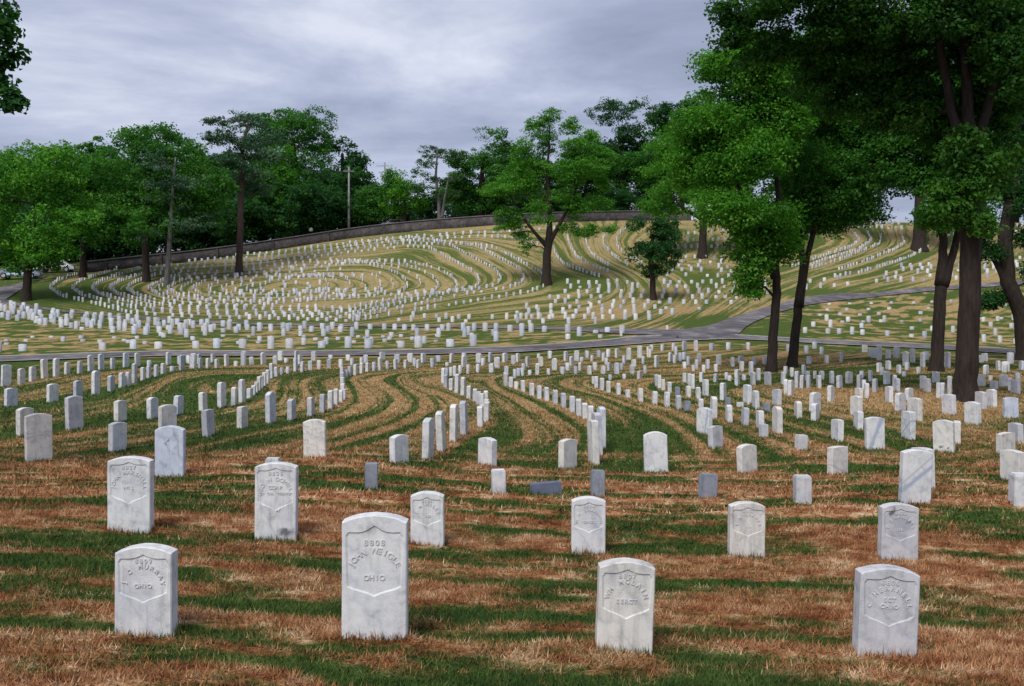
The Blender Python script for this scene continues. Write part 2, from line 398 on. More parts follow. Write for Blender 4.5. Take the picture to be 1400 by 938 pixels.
def resample(pl, n):
    pl = np.array(pl, float); seg = np.r_[0, np.cumsum(np.hypot(*np.diff(pl, axis=0).T))]
    t = np.linspace(0, seg[-1], n); return np.c_[np.interp(t, seg, pl[:, 0]), np.interp(t, seg, pl[:, 1])]
def road(name, far_edge, near_edge, n, lift, gutter=True):
    a = hit(*resample(far_edge, n).T); b = hit(*resample(near_edge, n).T)
    for _ in range(2):                    # even the edges out
        for e in (a, b): e[1:-1] = (e[:-2] + 2 * e[1:-1] + e[2:]) / 4
    m_ = 9; t = np.linspace(0, 1, m_)
    P = a[:, None] * (1 - t)[None, :, None] + b[:, None] * t[None, :, None]
    z = ground(P[..., 0].ravel(), P[..., 1].ravel()).reshape(n, m_)
    P[..., 2] = z + lift + 0.05 * (1 - (2 * t[None] - 1) ** 2)
    ii = (np.arange(n - 1)[:, None] * m_ + np.arange(m_ - 1)[None]).ravel()
    r = tag(new_obj(name, mesh_np(name, P.reshape(-1, 3), np.c_[ii, ii + m_, ii + m_ + 1, ii + 1], True), MAT['asphalt']), kind='structure')
    if gutter:
        mb = MB()
        for e, f in ((P[:, 0], P[:, 1]), (P[:, -1], P[:, -2])):
            d = (e - f); d[:, 2] = 0; d /= np.maximum(np.linalg.norm(d, axis=1), 1e-6)[:, None]
            q0 = e.copy(); q1 = e + d * 0.38
            q1[:, 2] = ground(q1[:, 0], q1[:, 1]) + lift
            q0[:, 2] += 0.015; q1[:, 2] += 0.02
            pts = [tuple(x_) for x_ in q0] + [tuple(x_) for x_ in q1]
            mb.add(pts, [(i, i + 1, n + i + 1, n + i) for i in range(n - 1)])
        new_obj('gutter', mb.mesh('gutter'), MAT['gutter'], r)
    return r
road('main_road', [(-160,495),(0,488.5),(120,484.3),(230,481.2),(440,481),(570,479.6),(700,475.3),(760,471.5),(820,467),(852,463.5),(866,461.5),(930,459),(1010,459.5),(1060,462.5),(1140,466.5),(1270,472),(1400,479.5),(1560,489)],
     [(-160,503),(0,495),(120,490.4),(230,487.2),(440,487.6),(570,485.4),(700,482.6),(760,478.8),(850,472.6),(920,467),(1000,463.8),(1060,466.8),(1140,471.2),(1270,477.3),(1400,485),(1560,495)], 260, 0.05)
road('loop_road', [(-130,404),(-40,406),(6,409),(30,416.5),(80,423.8),(160,432.4),(280,439.6),(360,443.2),(500,445.4),(640,446.6),(780,448.6),(860,450.6),(950,451.2)],
     [(-130,420),(-40,416),(0,416),(30,420.5),(80,426.6),(160,435),(280,442),(360,445.6),(500,447.6),(640,449.2),(770,452.2),(850,457.6),(950,460.5)], 170, 0.062, False)
road('hill_road', [(905,452.5),(940,451),(970,446.5),(1000,435.5),(1040,423),(1085,410.5),(1110,405.5),(1150,401.5),(1190,401.8),(1230,397.5),(1270,393.5),(1400,384),(1560,376)],
     [(905,462.5),(960,461),(1012,458.8),(1014,452),(1030,441.5),(1060,429),(1100,418.5),(1140,412.5),(1180,408.6),(1220,404),(1270,398.8),(1400,389.5),(1560,381)], 150, 0.074, False)
road('entrance_road', [(-130,392),(-40,392),(0,394),(22,389),(40,385)], [(-130,412),(-40,412),(0,415),(16,405),(40,389)], 40, 0.086, False)

# ------------------------------------------------------------------ grass blades and cut clippings, one uncountable mass
def blades(n, d0, d1, length, width, power):
    t = rng.random(n); D = (d0 ** (1 + power) + t * (d1 ** (1 + power) - d0 ** (1 + power))) ** (1 / (1 + power))
    X = (rng.random(n) * 2 - 1) * (0.60 * D + 0.8)
    return X, D, length * rng.uniform(0.55, 1.35, n), width * rng.uniform(0.7, 1.3, n)
sets = [blades(470000, 3.4, 9.5, 0.044, 0.0042, 0.35), blades(270000, 9.0, 21, 0.058, 0.0095, 0.5), blades(150000, 20, 46, 0.07, 0.020, 0.6)]
bx, by, bl, bw = [np.concatenate(a) for a in zip(*sets)]
n = len(bx)
ra, rb, rl = turf_attrs(bx, by); wf, wh_ = windrow(bx, by, ra)
bz = ground(bx, by) + wh_
yaw = np.where(rng.random(n) < 0.55, rng.normal(0, 0.7, n) + np.where(rng.random(n) < .5, 0, math.pi), rng.random(n) * 6.283)
lean = np.clip(rng.normal(0.95, 0.33, n), 0.15, 1.45)
dx, dy = np.cos(yaw), np.sin(yaw)
lift = rng.uniform(0, 0.012, n)
root = np.c_[bx, by, bz - 0.004 + lift]
side = np.c_[-dy, dx, np.zeros(n)] * (bw * 0.62)[:, None]
midp = root + np.c_[dx * np.sin(lean * .7), dy * np.sin(lean * .7), np.cos(lean * .7)] * (bl * 0.55)[:, None]
tip = midp + np.c_[dx * np.sin(np.minimum(lean * 1.3, 1.65)), dy * np.sin(np.minimum(lean * 1.3, 1.65)), np.cos(np.minimum(lean * 1.3, 1.65))] * (bl * 0.45)[:, None]
nq = 0
V = np.concatenate([np.stack([root - side, root + side, midp + side * .8, tip], 1)[:nq].reshape(-1, 3), np.stack([root - side, root + side, tip], 1)[nq:].reshape(-1, 3)])
b4 = np.arange(nq) * 4; b3 = np.arange(n - nq) * 3 + nq * 4
me = mesh_np('grass', V, [np.c_[b3, b3 + 1, b3 + 2]], True)
rep = np.r_[np.full(nq, 4), np.full(n - nq, 3)]
attr(me, 'row', 'FLOAT_VECTOR', np.repeat(ra, rep, 0)); attr(me, 'root', 'FLOAT_VECTOR', np.repeat(rb, rep, 0)); attr(me, 'lush', 'FLOAT', np.repeat(rl, rep)); attr(me, 'windrow', 'FLOAT', np.repeat(wf, rep))
attr(me, 'tint', 'FLOAT', np.repeat(np.clip(rng.normal(0.5, 0.24, n), 0, 1), rep))
tag(new_obj('grass', me, MAT['blade']), 'mown lawn with brown clippings lying in bands', 'grass', kind='stuff')

# ------------------------------------------------------------------ headstones
def marble(name, use_attr, bands=(), spots=()):
    m, nt, p, o = new_mat(name)
    pos = N(nt, 'ShaderNodeNewGeometry').outputs['Position']
    oi = N(nt, 'ShaderNodeObjectInfo')
    if not use_attr:      # every stone is cut from its own piece of marble
        va = N(nt, 'ShaderNodeVectorMath', operation='ADD'); nt.links.new(pos, va.inputs[0])
        nt.links.new(comb(nt, math_node(nt, 'MULTIPLY', oi.outputs['Random'], 37.0), math_node(nt, 'MULTIPLY', oi.outputs['Random'], 91.0), 0.0), va.inputs[1]); pos = va.outputs[0]
    n_big = noise(nt, pos, 3.2, 4, 0.6, 0.6); n_st = noise(nt, pos, 9.0, 6, 0.7); n_gr = noise(nt, pos, 160, 2, 0.5)
    mp = N(nt, 'ShaderNodeMapping'); mp.inputs['Rotation'].default_value = (0.3, 0.75, 0.4); nt.links.new(pos, mp.inputs[0])
    wv = N(nt, 'ShaderNodeTexWave', wave_type='BANDS'); nt.links.new(mp.outputs[0], wv.inputs[0])
    for k_, v_ in (('Scale', 1.7), ('Distortion', 7.0), ('Detail', 5.0), ('Detail Scale', 2.2)): wv.inputs[k_].default_value = v_
    vein = ramp(nt, wv.outputs['Fac'], [(0.0, (0.62, 0.66, 0.74)), (0.05, (0.82, 0.84, 0.88)), (0.16, (1, 1, 1))])
    base = ramp(nt, n_big, [(0.3, (0.60, 0.61, 0.64)), (0.5, (0.73, 0.73, 0.73)), (0.7, (0.78, 0.775, 0.76))])
    c = mix(nt, 0.34, base, vein, 'MULTIPLY')
    stain = ramp(nt, n_st, [(0.32, (0.32, 0.33, 0.36)), (0.42, (0.78, 0.78, 0.78)), (0.54, (1, 1, 1))])
    c = mix(nt, 0.55, c, stain, 'MULTIPLY')
    ms_ = N(nt, 'ShaderNodeMapping'); ms_.inputs['Scale'].default_value = (9, 9, 1.3); nt.links.new(pos, ms_.inputs[0])
    run = ramp(nt, noise(nt, ms_.outputs[0], 2.6, 5, 0.65), [(0.33, (0.48, 0.49, 0.50)), (0.46, (0.9, 0.9, 0.89)), (0.56, (1, 1, 1))])
    c = mix(nt, math_node(nt, 'MULTIPLY_ADD', oi.outputs['Random'], 0.55, 0.08), c, run, 'MULTIPLY')
    c = mix(nt, 1.0, c, (0.97, 0.975, 0.985), 'MULTIPLY')
    c = mix(nt, 0.35, c, ramp(nt, n_gr, [(0.3, (0.8, 0.8, 0.8)), (0.6, (1, 1, 1))]), 'MULTIPLY')
    if bands or spots:      # veins and stains that single this slab out
        sx = N(nt, 'ShaderNodeSeparateXYZ'); nt.links.new(N(nt, 'ShaderNodeTexCoord').outputs['Object'], sx.inputs[0])
        wb_ = math_node(nt, 'MULTIPLY_ADD', n_st, 0.20, -0.10); M2 = lambda *a, **k: math_node(nt, *a, **k)
        X_ = M2('ADD', sx.outputs[0], wb_); Z_ = M2('ADD', sx.outputs[2], wb_)
        for ang, off, half, col in bands:
            d_ = M2('ABSOLUTE', M2('SUBTRACT', M2('ADD', M2('MULTIPLY', X_, math.cos(R(ang))), M2('MULTIPLY', Z_, math.sin(R(ang)))), off))
            f_ = M2('SUBTRACT', 1.0, M2('DIVIDE', d_, half), clamp=True); c = mix(nt, M2('MULTIPLY', f_, 1.4, clamp=True), c, col)
        for x_, z_, rx_, rz_, col in spots:
            a_ = M2('DIVIDE', M2('SUBTRACT', X_, x_), rx_); b_ = M2('DIVIDE', M2('SUBTRACT', Z_, z_), rz_)
            f_ = M2('SUBTRACT', 1.0, M2('SQRT', M2('ADD', M2('MULTIPLY', a_, a_), M2('MULTIPLY', b_, b_))), clamp=True); c = mix(nt, M2('MULTIPLY', f_, 1.5, clamp=True), c, col)
    if use_attr: c = mix(nt, 1.0, c, attr_node(nt, 'tintc', 'Vector'), 'MULTIPLY')
    else:
        c = mix(nt, 1.0, c, oi.outputs['Color'], 'MULTIPLY')
    nt.links.new(c, p.inputs['Base Color']); p.inputs['Roughness'].default_value = 0.75
    bump(nt, p, math_node(nt, 'ADD', n_gr, math_node(nt, 'MULTIPLY', n_st, 2.0)), 0.25, 0.006)
    return m
MAT['marble'] = marble('marble', False); MAT['marble_mass'] = marble('marble_mass', True)
m, nt, p, o = new_mat('inscription_marble')
pos = N(nt, 'ShaderNodeNewGeometry').outputs['Position']
nt.links.new(ramp(nt, noise(nt, pos, 30, 4, 0.6), [(0.3, (0.50, 0.50, 0.515)), (0.6, (0.62, 0.62, 0.625))]), p.inputs['Base Color'])
p.inputs['Roughness'].default_value = 0.8; MAT['letters'] = m

BL, GY, BK = (0.36, 0.41, 0.52), (0.46, 0.48, 0.52), (0.15, 0.155, 0.18)
SPECIAL = {   # pixel x of the stone: veins (angle, offset, half width, colour), stains (x, z, radii, colour)
 378: ((), ((0.085, 0.075, 0.085, 0.055, BK), (0.02, 0.25, 0.022, 0.018, BK))), 1227: ((), ((0.0, 0.40, 0.14, 0.08, GY), (0.05, 0.33, 0.08, 0.05, GY), (-0.08, 0.44, 0.03, 0.03, BK), (0.07, 0.36, 0.03, 0.02, BK))),
 233: ((), ((-0.02, 0.37, 0.016, 0.03, BK),)), 431: (((65, 0.30, 0.012, GY), (65, 0.38, 0.01, GY), (65, 0.18, 0.012, GY)), ()), 53: (((90, 0.30, 0.02, GY), (88, 0.34, 0.012, GY)), ()),
 1196: (((-22, -0.10, 0.045, BL),), ()), 1250: (((-50, -0.20, 0.028, BL), (-48, -0.26, 0.012, GY)), ()), 963: (((-8, 0.055, 0.028, BL),), ()),
 1291: ((), ((-0.02, 0.10, 0.05, 0.035, BK), (0.09, 0.08, 0.03, 0.025, BK), (-0.09, 0.03, 0.03, 0.04, BK))), 1145: (((60, 0.12, 0.03, GY),), ()), 102: ((), ((0.03, 0.3, 0.11, 0.16, GY),)),
 979: ((), ((0.0, 0.3, 0.12, 0.2, GY),)), 1241.7: (((-45, -0.15, 0.02, BL), (40, 0.2, 0.015, BL)), ())}
def special(o_, px, k):
    if px in SPECIAL:
        o_.material_slots[0].link = 'OBJECT'; o_.material_slots[0].material = marble('marble_marked', False, *SPECIAL[px])
def top_outline(W, zs, rise, n):
    """outline of the slab front from bottom left round the arched top to bottom right"""
    a = [(-W / 2, zs)]
    Rr = (W * W / 4 + rise * rise) / (2 * rise)
    th = math.asin(W / 2 / Rr)
    a = [(Rr * math.sin(t), zs + rise - Rr + Rr * math.cos(t)) for t in np.linspace(-th, th, n)]
    return a
def slab_rings(W, H, T, rise, n, ch, bury, jit=0.0, rnd=None):
    out = [(-W / 2, -bury)] + top_outline(W, H - rise, rise, n) + [(W / 2, -bury)]
    out = [(-W/2, -bury), (-W/2, (H - rise) * .33), (-W/2, (H - rise) * .66)] + top_outline(W, H - rise, rise, n) + [(W/2, (H - rise) * .66), (W/2, (H - rise) * .33), (W/2, -bury)]
    out = np.array(out); cz = H * 0.45
    inset = out.copy()
    inset[:, 0] *= (W - 2 * ch) / W
    inset[:, 1] = np.where(out[:, 1] > H * 0.7, out[:, 1] - ch, out[:, 1])
    if jit and rnd is not None:
        j = rnd.normal(0, jit, out.shape); j[[0, -1]] = 0; inset = inset + j; out = out + j * 0.6
    return out, inset
def inside(x, z, poly):
    r_ = False
    for i in range(len(poly)):
        (x0, z0), (x1, z1) = poly[i], poly[i - 1]
        if (z0 > z) != (z1 > z) and x < (x1 - x0) * (z - z0) / (z1 - z0) + x0: r_ = not r_
    return r_
def slab_mesh(name, W, H, T, rise=0.045, n=9, ch=0.006, bury=0.12, shield=None, seed=0, jit=0.0012):
    rnd = np.random.default_rng(seed)
    out, ins = slab_rings(W, H, T, rise, n, ch, bury, jit, rnd)
    k = len(out); V = []; Fc = []
    f0 = [(x, -T/2, z) for x, z in ins]; f1 = [(x, -T/2 + ch, z) for x, z in out]
    b1 = [(x, T/2 - ch, z) for x, z in out]; b0 = [(x, T/2, z) for x, z in ins]
    V = f0 + f1 + b1 + b0
    for r_ in range(3):
        for i in range(k - 1):
            Fc.append((r_*k + i, (r_+1)*k + i, (r_+1)*k + i + 1, r_*k + i + 1))
    Fc.append(tuple(range(3*k, 4*k))[::-1][::-1])
    Fc[-1] = tuple(range(3*k, 4*k))
    if shield is None:
        Fc.append(tuple(range(k))[::-1])
    else:
        sh, dep = shield
        sv = [Vector(q) for q in ins] + [Vector(q) for q in sh]
        res = delaunay_2d_cdt(sv, [], [list(range(k - 1, -1, -1)), list(range(k + len(sh) - 1, k - 1, -1))], 1, 1e-6)
        vo, fo, fmap = res[0], res[2], res[5]
        b = len(V); V += [(q.x, -T/2, q.y) for q in vo]
        cx_ = sum(q[0] for q in sh) / len(sh); cz_ = sum(q[1] for q in sh) / len(sh)
        b2 = len(V)
        V += [(cx_ + (q.x - cx_) * 0.93, -T/2 + dep, cz_ + (q.y - cz_) * 0.965) for q in vo]
        for f_, om in zip(fo, fmap):
            mx_ = sum(vo[i].x for i in f_) / 3; mz_ = sum(vo[i].y for i in f_) / 3
            if inside(mx_, mz_, sh): Fc.append(tuple(b2 + i for i in f_))
            else: Fc.append(tuple(b + i for i in f_))
        # walls of the sunken shield
        lut = {(round(q.x, 5), round(q.y, 5)): i for i, q in enumerate(vo)}
        ids = [lut.get((round(q[0], 5), round(q[1], 5))) for q in sh]
        for i in range(len(ids)):
            a_, c_ = ids[i], ids[(i + 1) % len(ids)]
            if a_ is None or c_ is None: continue
            Fc.append((b + a_, b + c_, b2 + c_, b2 + a_))
    me = bpy.data.meshes.new(name); me.from_pydata([tuple(q) for q in V], [], Fc); me.update()
    bm = bmesh.new(); bm.from_mesh(me); bmesh.ops.remove_doubles(bm, verts=bm.verts, dist=1e-6)
    bmesh.ops.recalc_face_normals(bm, faces=bm.faces)
    loose = [v for v in bm.verts if not v.link_faces]; bmesh.ops.delete(bm, geom=loose, context='VERTS')
    bm.to_mesh(me); bm.free(); me.update()
    return me
def shield_pts(W, zp, ze, zc, zpt):
    s = W * 0.45; P = []
    half = [(0, zp), (0.10, zp - 0.28*(zp-ze)), (0.24, zp - 0.66*(zp-ze)), (0.42, zp - 0.95*(zp-ze)), (0.62, zp - 1.04*(zp-ze)), (0.82, ze), (0.90, ze + 0.0), (1.0, ze - 0.022),
            (0.985, ze - 0.35*(ze-zc)), (0.965, ze - 0.7*(ze-zc)), (0.94, zc), (0.74, zc - 0.28*(zc-zpt)), (0.46, zc - 0.5*(zc-zpt)), (0.22, zc - 0.72*(zc-zpt)), (0, zpt)]
    right = [(x * s, z) for x, z in half]
    left = [(-x, z) for x, z in right[1:-1]][::-1]
    return right + left
GLY = {}
def glyph(ch):
    if ch in GLY: return GLY[ch]
    cu = bpy.data.curves.new('glyph', 'FONT'); cu.body = ch; cu.extrude = 0.5; cu.offset = 0.018; cu.resolution_u = 3
    ob = bpy.data.objects.new('glyph', cu); COL.objects.link(ob)
    bpy.context.view_layer.update()
    me = bpy.data.meshes.new_from_object(ob.evaluated_get(bpy.context.evaluated_depsgraph_get()))
    co = np.empty(len(me.vertices) * 3); me.vertices.foreach_get('co', co); co = co.reshape(-1, 3)
    fs = [tuple(q.vertices) for q in me.polygons]
    wd = (co[:, 0].min(), co[:, 0].max()) if len(co) else (0, 0.3)
    bpy.data.objects.remove(ob); bpy.data.curves.remove(cu); bpy.data.meshes.remove(me)
    GLY[ch] = (co, fs, wd); return GLY[ch]
def lettering(lines, y_front, rise, parent, single):
    """raised letters; lines: ('line', text, z, cap) or ('arc', text, zcentre, radius, cap, half_angle_deg)"""
    V, Fc = [], []
    def put(ch, x, z, ang, cap):
        co, fs, (x0, x1) = glyph(ch)
        if not len(co): return
        s = cap / 0.70
        lx = (co[:, 0] - (x0 + x1) / 2) * s; lz = (co[:, 1]) * s
        ca, sa = math.cos(ang), math.sin(ang)
        v = [(x + lx[i] * ca + lz[i] * sa, y_front - (co[i, 2]) * rise, z - lx[i] * sa + lz[i] * ca) for i in range(len(co))]
        if single:
            me = bpy.data.meshes.new('letter'); me.from_pydata(v, [], fs); me.update(); new_obj('letter', me, MAT['letters'], parent)
        else:
            b = len(V); V.extend(v); Fc.extend(tuple(b + q for q in f_) for f_ in fs)
    for ln in lines:
        if ln[0] == 'line':
            _, t, z, cap = ln; adv = cap * 1.02
            for i, ch in enumerate(t): put(ch, (i - (len(t) - 1) / 2) * adv, z, 0, cap)
        else:
            _, t, zc, rad, cap, ha = ln
            for i, ch in enumerate(t):
                a = R(-ha + 2 * ha * (i / max(1, len(t) - 1)))
                put(ch, rad * math.sin(a), zc + rad * math.cos(a), a, cap)
    if not single:
        me = bpy.data.meshes.new('inscription'); me.from_pydata(V, [], Fc); me.update()
        tag(new_obj('inscription', me, MAT['letters'], parent), kind='stuff')

WHITE, CREAM, BLUE, GREY, DARK = (1.0, 1.0, 1.0), (1.0, 0.965, 0.90), (0.80, 0.86, 0.99), (0.80, 0.80, 0.83), (0.38, 0.41, 0.48)
TEXTS = {
 0: ('8809', 'J C MURRAY', 'OHIO'), 1: ('8808', 'JOHN WEIGLE', 'OHIO'), 2: ('8807', 'WM MCLAIN', 'SERGT'), 3: ('8806', 'C HERRNELL', 'SGT', 'OHIO'),
 4: ('8827', 'JOHN MARSHALL', 'WIS'), 5: ('8826', 'GEO W DOWELL', 'CORP', 'US COL TROOPS'), 6: ('8825', 'J M HILLS', 'IND'), 7: ('8824', 'W H SHANNON', 'OHIO'),
 8: ('8823', 'S M BARNES', 'ILL'), 9: ('8822', 'T BRANDELL', 'IND')}
# (pixel x, base row, height px, face width px, lean deg, tint, label)
FOOT = []
FRONT = [
 (200, 869, 124, 77, 0.3, WHITE, 'weathered arched headstone with shield, leftmost of the four nearest the camera'),
 (513, 878, 176, 88, 0.2, WHITE, 'tallest foreground headstone, carved shield reading OHIO beneath an arched name'),
 (852, 892, 127, 76, 2.2, CREAM, 'slightly leaning shield headstone in front row, right of the tallest one'),
 (1208, 903, 129, 80, 2.6, GREY, 'leaning greyish shield headstone, rightmost of the four nearest the camera'),
 (179, 728, 104, 58, 0, WHITE, 'clean shield headstone just behind the leftmost front stone'),
 (378, 738, 106, 56, 0.3, WHITE, 'shield headstone with dark stain at lower right, second row, left of centre'),
 (585, 747, 75, 45, -0.4, WHITE, 'short shield headstone directly behind the tallest foreground headstone'),
 (804, 757, 78, 46, 0.5, WHITE, 'short shield headstone in second row with dark block marker behind it'),
 (1020, 761, 75, 48, 0.8, CREAM, 'short shield headstone in second row, between two small square markers'),
 (1227, 770, 82, 50, 1.2, GREY, 'grimy shield headstone behind the rightmost front stone'),
]
for i, (px, py, hp, wp, lean, tint, lab) in enumerate(FRONT):
    b = hit([px], [py])[0]; D = b[1]
    W = wp * D / F; H = hp * D / F; T = 0.105 if i < 4 else 0.10
    e = empty('headstone', b, R(random.uniform(-1.5, 1.5)) + (R(-2.5) if i == 3 else 0)); e.rotation_euler[1] = R(lean)
    tag(e, lab, 'headstone', 'headstones'); FOOT.append((b[0], b[1], e.rotation_euler[2], W, T))
    if i == 1: zp, ze, zc, zpt = H - 0.055, H - 0.092, 0.315, 0.262
    else: zp, ze, zc, zpt = H - 0.040, H - 0.062, H * 0.50, H * 0.385
    rec = 0.006
    me = slab_mesh('slab', W, H, T, rise=0.038 if i == 1 else 0.034, n=17, ch=0.006, shield=(shield_pts(W, zp, ze, zc, zpt), rec), seed=i)
    s = new_obj('slab', me, MAT['marble'], e); s.color = (*tint, 1); special(s, px, i)
    tx = TEXTS[i]; yf = -T / 2 + rec; L = []
    if i == 1:
        L = [('line', tx[0], H - 0.163, 0.030), ('arc', tx[1], H - 0.335, 0.128, 0.032, 62), ('line', tx[2], H - 0.352, 0.028)]
    else:
        sc = H / 0.52; cp_ = 0.0255 * sc
        L = [('line', tx[0], zp - 0.050 * sc, cp_)]
        rad = 0.098 * min(sc, W / 0.31) * (1.05 if i in (4, 5) else 1); zc0 = zp - 0.178 * sc
        L.append(('arc', tx[1], zc0, rad, cp_, min(88, 8.2 * len(tx[1]))))
        for q, t_ in enumerate(tx[2:]): L.append(('line', t_, zc0 + (0.035 if len(tx) > 3 else 0.0) * sc - 0.036 * sc * q - (0.012 if len(tx) == 3 else 0), cp_ * (0.62 if len(t_) > 6 else 0.92)))
    lettering(L, yf - 0.0008, 0.0072, e, i < 4)

# plain slabs share a handful of worn shapes
SLABS = [slab_mesh('headstone', 0.31, 0.55, 0.10, rise=r_, n=9, ch=c_, seed=40 + k, jit=j_) for k, (r_, c_, j_) in
         enumerate([(0.034, .006, .001), (0.042, .007, .0016), (0.028, .006, .002), (0.05, .008, .0014), (0.036, .01, .0028), (0.016, .007, .001)])]
ORD = ['zeroth', 'first', 'second', 'third', 'fourth', 'fifth', 'sixth', 'seventh', 'eighth', 'ninth', 'tenth', 'eleventh', 'twelfth', 'thirteenth', 'fourteenth', 'fifteenth', 'sixteenth', 'seventeenth', 'eighteenth', 'nineteenth', 'twentieth']
TENS = {2: 'twenty', 3: 'thirty', 4: 'forty', 5: 'fifty', 6: 'sixty', 7: 'seventy', 8: 'eighty'}
def ordinal(k):
    if k <= 20: return ORD[k]
    t, u = divmod(k, 10)
    return TENS[t][:-1] + 'ieth' if u == 0 else TENS[t] + '-' + ORD[u]
ZO = {1: (0, 470, 5.517), 2: (220, 470, 5.385), 3: (440, 470, 5.385), 4: (660, 450, 5.385), 5: (880, 450, 5.385), 6: (1140, 450, 5.385)}
def Z(z, *lst):
    ox, oy, s = ZO[z]; return [(ox + q[0] / s, oy + q[1] / s, q[2] / s, q[3] / s) for q in lst]
ROWS = []   # (phrase, side the faces turn to, stones)
ROWS.append(('from the left in the far left row nearest the road', 1, Z(1, (45,318,160,72),(162,305,120,54),(245,283,110,52),(337,260,145,52),(424,247,138,48),(506,230,92,44),(600,225,95,40),(686,205,120,48),(764,197,122,46),(850,190,84,38),(950,177,110,46),(1038,170,102,42),(1127,168,45,36),(1270,157,95,40))))
ROWS.append(('from the left in the second left row from the road', 1, Z(1, (82,475,142,94),(396,437,136,86),(588,400,124,68),(722,378,176,62),(838,355,116,54),(918,327,110,46),(965,320,108,42),(1015,295,148,42),(1077,275,98,36),(1122,258,92,36),(1178,247,90,36),(1232,228,82,40),(1300,208,40,38))))
ROWS.append(('from the near end of the bent row at left', 1, Z(2, (127,525,145,72),(312,497,142,64),(448,470,188,64),(537,460,142,46),(598,427,166,52),(655,398,72,48),(683,375,70,34),(703,355,75,34),(722,345,105,36),(740,325,90,32),(762,308,98,32),(785,290,100,34),(815,252,110,30),(850,240,70,30),(890,228,55,28),(935,218,50,30))))
ROWS.append(('from the near end of the S-row left of tan loops', 1, Z(2, (352,683,200,92),(600,625,165,82),(810,587,236,80),(962,567,162,66),(1105,535,143,56),(1190,507,136,46),(1250,480,138,44),(1290,450,120,42),(1325,425,85,34),(1346,408,75,30),(1340,370,78,34),(1337,330,85,34),(1336,290,80,34),(1335,250,80,34)) +
   Z(3, (178,245,55,32),(205,240,75,30),(246,232,80,30),(293,217,78,32),(337,205,66,34),(385,198,66,30),(429,195,95,32),(484,190,65,28),(545,188,75,34),(618,180,62,34),(713,178,62,38),(815,175,45,32),(925,165,30,30))))
ROWS.append(('from the near end of the winding centre row', 1, Z(3, (780,852,308,90),(882,795,302,72),(972,720,276,66),(1048,668,248,58),(1168,612,155,42),(1212,575,148,46),(1213,508,100,40),(1210,445,100,34),(1182,470,105,32),(1155,450,100,34),(1128,428,98,32),(1083,402,93,36),(1040,378,133,40),(995,360,138,40),(952,338,83,32),(915,322,95,36),(892,288,110,30),(920,232,55,32),(952,235,65,28),(978,237,75,28),(1020,222,65,28),(1078,222,70,28),(1150,212,65,30),(1250,212,68,38))))
ROWS.append(('from the near end of the diagonal row right of centre', -1, [(812,634,60,16),(817.5,622,58,14),(822.5,611,55,12),(821,590,30,11)] + Z(4, (795,690,128,38),(752,660,118,42),(707,640,128,38),(658,612,120,42),(595,580,110,40),(533,550,103,40),(470,525,98,40),(415,508,93,36),(360,487,90,38),(297,458,83,34),(245,440,54,32),(205,425,73,32),(168,415,92,32),(165,375,60,30),(172,340,68,32),(235,360,68,26),(262,345,58,26),(290,345,60,28),(345,335,35,26),(400,335,83,30),(483,335,45,28),(585,330,55,36),(683,333,63,30),(785,332,63,34),(885,330,60,34),(985,330,83,36),(1098,330,68,36),(1193,325,58,28))))
ROWS.append(('from the left in the short row right of the green fold', -1, Z(4, (815,402,55,28),(835,430,83,30),(877,447,88,34),(925,465,83,34),(998,480,83,36),(1068,500,54,38),(1162,535,100,42),(1265,555,98,42),(1355,572,110,44)) + Z(5, (255,588,103,44))))
ROWS.append(('from the left in the row beyond the short right row', -1, Z(4, (1280,420,88,26),(1300,432,93,28),(1330,447,78,28),(1375,465,76,30)) + Z(5, (330,500,83,40),(402,510,83,38),(420,580,68,42),(515,655,160,54),(630,685,128,54),(745,705,128,58),(858,735,136,62),(985,768,200,78))))
BANDS = []
BANDS.append(('nearest along the near road edge, left half', 0, Z(2, (135,150,60,30),(153,195,110,42),(200,145,60,30),(233,182,113,44),(282,150,75,36),(290,180,75,34),(347,178,72,34),(383,135,62,34),(412,178,66,34),(485,165,88,36),(550,168,42,30),(607,160,108,40),(668,155,60,34),(755,152,88,42),(840,150,62,34),(880,122,70,40),(925,140,35,34),(1000,120,70,38),(992,205,98,34),(1025,150,70,38),(1040,207,76,32),(1098,195,70,30),(1125,125,70,40),(1162,185,66,30),(1236,180,68,30),(1248,110,30,34),(1322,175,63,32))))
BANDS.append(('nearest along the road behind the centre rows', 0, Z(3, (192,125,45,34),(225,160,55,32),(293,150,50,28),(322,140,60,34),(445,115,55,44),(555,140,63,44),(650,135,66,44),(680,165,60,26),(748,138,68,40),(815,140,36,36),(858,135,50,40),(955,140,68,34),(1048,170,83,46),(1048,100,35,36),(1155,140,70,46),(1190,160,55,34),(1240,135,73,34),(1290,175,78,40),(1350,135,68,40))))
BANDS.append(('nearest between diagonal row and road junction', 0, Z(4, (8,260,50,30),(62,320,66,34),(105,278,73,44),(162,242,66,44),(225,255,63,34),(262,240,63,34),(303,300,50,34),(330,275,73,36),(412,210,30,26),(428,270,68,36),(493,215,56,32),(528,300,86,40),(612,235,73,34),(655,270,70,38),(622,305,58,34),(692,235,78,38),(720,305,60,34),(767,210,53,32),(730,240,36,30),(805,235,45,26),(825,300,58,34),(852,205,50,34),(890,235,63,28),(927,205,58,34),(908,260,50,26),(932,305,60,36),(990,210,68,34),(1020,300,53,30),(1042,255,63,28),(1075,225,88,36),(1112,280,58,36),(1155,210,88,36),(1155,365,58,40),(1182,255,58,24),(1225,205,78,36),(1042,365,36,28),(940,375,43,28))))
